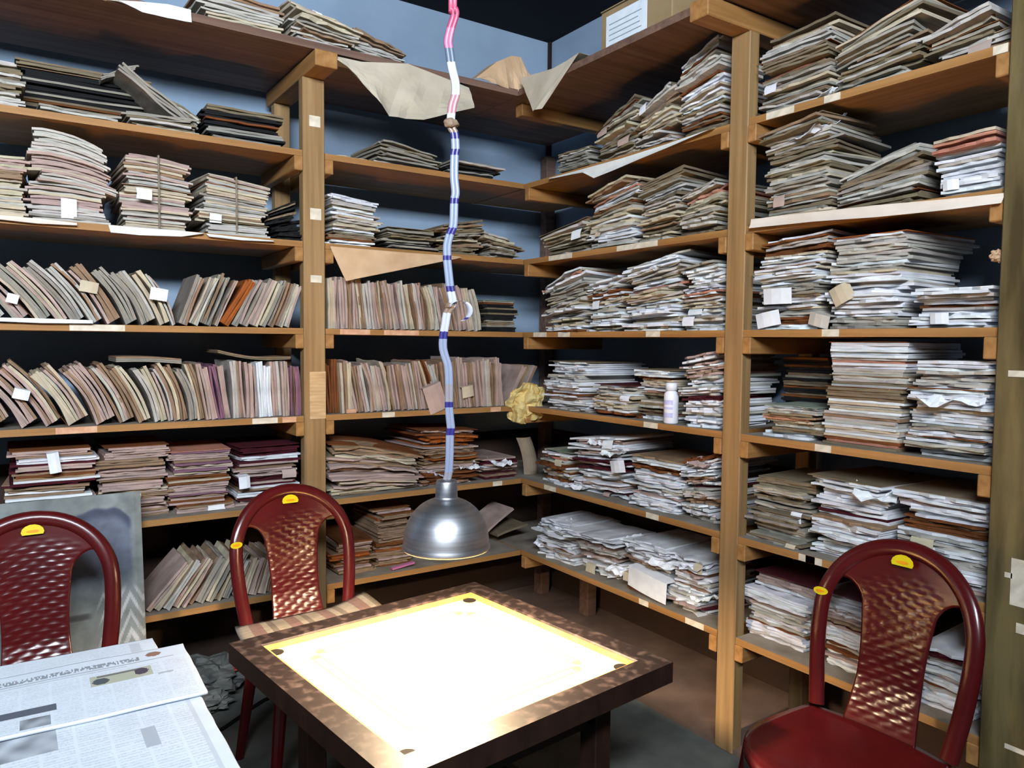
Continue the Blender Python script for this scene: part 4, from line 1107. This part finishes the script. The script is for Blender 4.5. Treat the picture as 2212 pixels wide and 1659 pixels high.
def newspaper(label, x0, x1, y0, y1, z, paint, rz=0.0, cell=.0028, thick=.004, bend=.002, seed=0, droop=0.0):
    cx, cy = (x0+x1)/2, (y0+y1)/2; w, d = x1-x0, y1-y0; nx, ny = int(w/cell), int(d/cell); P, Q = [], []
    for i in range(nx+1):
        rp, rq = [], []
        for j in range(ny+1):
            x = -w/2+w*i/nx; y = -d/2+d*j/ny
            zz = bend*(mn.noise(Vector((x*6, y*6, seed)))+.8)+droop*max(0, (x-w/2+.05)/.05)**2*-1
            e = .003*mn.noise(Vector((y*14, seed, 0))) if i in (0, nx) else 0
            rp.append((x+e, y, zz+thick)); rq.append((x+e, y, zz))
        P.append(rp); Q.append(rq)
    mb = MB(); rng = random.Random(seed)
    mb.shell(P, Q, lambda i, j: paint((i+.5)/nx*w, d-(j+.5)/ny*d, w, d, rng), colb=PAPER)
    return tag(mb.build('newspaper', 'newsprint', None, (cx, cy, z), (0, 0, rz), smooth=True), label, 'newspaper', 'newspapers on the table')
def textcol(x, y, colw, gut, lead, rng, dark=.80):
    k = (x % (colw+gut)); r_ = (y % lead)/lead
    if k < colw and r_ < .62: return shade(dark+rng.uniform(-.08, .12))
    return PAPER
def rect(x, y, x0, x1, y0, y1): return x0 <= x <= x1 and y0 <= y <= y1
def blob(x, y, cx, cy, rx, ry): return ((x-cx)/rx)**2+((y-cy)/ry)**2 < 1
def paint_front(x, y, w, d, rng):       # y measured from the far edge, x from the left
    R = w-x                             # distance from the right edge
    if y < .006 or R < .010: return PAPER
    # masthead lettering
    if rect(R, y, .10, .46, .030, .052):
        k = mn.noise(Vector((R*260, y*70, 2)))
        return shade(.42 if k > -.08 else 1.0)
    if blob(R, y, .070, .030, .016, .014): return lin((.55, .42, .36))
    if blob(R, y, .485, .048, .020, .016): return lin((.45, .34, .50))
    if rect(R, y, .03, .52, .060, .064): return shade(.62)
    if rect(R, y, .13, .50, .070, .076): return shade(.78+rng.uniform(-.1, .1))
    # photo with two dark figures
    if rect(R, y, .085, .205, .095, .150):
        if blob(R, y, .105, .118, .014, .018): return lin((.30, .27, .32))
        if blob(R, y, .185, .128, .016, .016): return lin((.30, .33, .35))
        if rect(R, y, .10, .19, .097, .106): return lin((.42, .42, .42))
        return lin((.66, .67, .60))
    if blob(R, y, .430, .108, .020, .020): return lin((.58, .46, .40))
    if rect(R, y, .045, .075, .150, .156): return shade(.6)
    if rect(R, y, .27, .42, .190, .222): return lin((.34, .36, .40))
    if rect(R, y, .28, .33, .238, .285): return shade(.42+.30*mn.noise(Vector((x*40, y*40, 1))))
    if rect(R, y, .43, .56, .225, .250): return shade(.70)
    if y > .085: return textcol(x, y, .048, .006, .0092, rng, .90)
    return PAPER
def paint_page(x, y, w, d, rng):
    R = w-x
    if R < .022 or y < .02: return PAPER
    if R < .032: return shade(.80)
    if rect(R, y, .085, .115, .04, .075): return lin((.50, .54, .60)) if mn.noise(Vector((x*60, y*60, 4))) > -.1 else PAPER
    if rect(R, y, .16, .30, .020, .032): return shade(.62)
    if rect(R, y, .10, .125, .16, .24): return shade(.62)
    if rect(R, y, .26, .38, .05, .16): return shade(.52+.35*mn.noise(Vector((x*30, y*30, 9))))
    return textcol(x, y, .050, .006, .0098, rng, .86)
def paint_back(x, y, w, d, rng):
    R = w-x
    if rect(R, y, .035, .055, .018, .075): return shade(.80)
    if R < .03 or y < .015: return PAPER
    return textcol(x, y, .055, .007, .010, rng, .93)
newspaper('newspaper farthest back on the table, under the folded one', -2.45, -1.812, -1.34, -.968, TZ+.001, paint_back, rz=-.02, seed=2)
newspaper('open newspaper page nearest the camera on the table', -2.40, -1.778, -1.98, -1.30, TZ+.006, paint_page, rz=.0, seed=3)
newspaper('folded newspaper with masthead lying on top of the others', -2.36, -1.762, -1.378, -1.083, TZ+.0125, paint_front, rz=-.02, seed=4, thick=.007)

# ------------------------------------------------------------------ painted panel leaning against the left rack
def sst(v, a, b_):
    t = max(0.0, min(1.0, (v-a)/(b_-a))); return t*t*(3-2*t)
def panel_paint(i, j, NX=150, NZ=200):
    x = i/NX; z = j/NZ
    n1 = mn.noise(Vector((x*4, z*4, 1.0))); n2 = mn.noise(Vector((x*9, z*9, 5.0)))
    base = np.array((.50, .53, .53))+.07*n1+.05*n2
    base = base*(1-.10*sst(z, .86, .92)*(1-sst(x, .5, .7)))
    # dark blue-grey stain with a ragged upper rim
    rim = .945+.035*mn.noise(Vector((x*11, 3, 0)))-.5*(x-.80)**2*3
    m_ = sst(rim-z, -.004, .012)*sst(x, .60, .66)*(1-sst(x, .93, .955))*sst(z, .60, .74)
    base = base*(1-.75*m_)+np.array((.36, .39, .48))*.75*m_
    m2 = m_*(1-sst(rim-z, .02, .06)); base = base*(1-.7*m2)+np.array((.22, .24, .31))*.7*m2
    # white zigzag brush marks low at the right edge
    if x > .74:
        w_ = math.sin((z*48+4.5*abs(((x-.74)*8) % 1-.5)*2+1.5*n1)*2.0)
        m3 = .6*sst(w_+1.1*n2+.6*n1, .0, .8)*sst(x, .75, .80)*(1-sst(z, .60, .66))*sst(z, .36, .40)
        base = base*(1-m3)+np.array((.82, .83, .86))*m3
    # pale shapes in the middle
    m4 = (1-sst(math.hypot((x-.55)/.13, (z-.66)/.13), .75, 1.0))*.6
    base = base*(1-m4)+np.array((.60, .65, .68))*m4
    m5 = (1-sst(abs(z-.545), .006, .016))*sst(x, .30, .4)*(1-sst(x, .72, .76)); base = base*(1-.6*m5)+np.array((.20, .19, .20))*.6*m5
    if x > .965: base = base*.75+np.array((.46, .43, .38))*.25
    return lin(tuple(np.clip(base, .03, .95)))
pa = at(303, 1060, 1, -.03); pz_top = pa[2]; pxr = pa[0]; Wp = .66
P, Q = [], []
tilt = .14
for i in range(151):
    rp, rq = [], []
    for j in range(201):
        x = -Wp+Wp*i/150; z = pz_top*1.01*j/200
        rp.append((x, 0, z)); rq.append((x, .008, z))
    P.append(rp); Q.append(rq)
mb = MB(); mb.shell(P, Q, panel_paint)
pn = tag(mb.build('painted_panel', 'painted_panel', None, (pxr, -.028-tilt, 0), (-math.atan2(tilt, pz_top), 0, 0)), 'grey-blue stained panel leaning on left rack behind the chair', 'panel')
# ------------------------------------------------------------------ things on the floor under the left rack
crumple('crumpled_sheet', 'crumpled grey paper heap on the floor under left rack', 'paper', (-1.42, .20, .07), .15, .13, .07, 'grey_sheet', 2, .5, 4)
crumple('crumpled_sheet', 'small crumpled grey sheet in front of the floor heap', 'paper', (-1.50, .02, .045), .10, .09, .042, 'grey_sheet', 9, .5, 4)
crumple('red_wrapper', 'small red wrapper on the floor heap beside the board', 'wrapper', (-1.33, .09, .125), .03, .025, .02, 'red_print', 5, .5, 3)
mb = MB(); mb.tube([(-1.75+.06*i, -.10-.10*math.sin(i*.5), .008) for i in range(11)], .007, 8); tag(mb.build('black_cable', 'black_rubber', None, smooth=True), 'black cable curving on the floor at the left rack', 'cable')
# torn tape on the near post
for k, (x0, y0, x1, y1) in enumerate(((2185, 1205, 2235, 1320), (2195, 1345, 2240, 1380), (2170, 1605, 2230, 1640), (2170, 1235, 2186, 1250), (2178, 800, 2215, 815))):
    A = at(x0, y0, 0, -.0135); B = at(x1, y1, 0, -.0135); l = rackR.location; c = (A+B)/2
    mb = MB(); mb.box(0, .001, -abs(A[1]-B[1])/2, abs(A[1]-B[1])/2, -abs(A[2]-B[2])/2, abs(A[2]-B[2])/2)
    mb.build('torn_tape', 'sticker', rackR, (c[0]-l.x, c[1]-l.y, c[2]-l.z))
# paper scrap tucked behind the near post
c0 = at(2158, 553, 0, .01)
crumple('crumpled_paper', 'cream paper scrap tucked beside the near right post', 'paper', tuple(c0), .012, .022, .014, 'kraft_paper', 7, .5, 3)
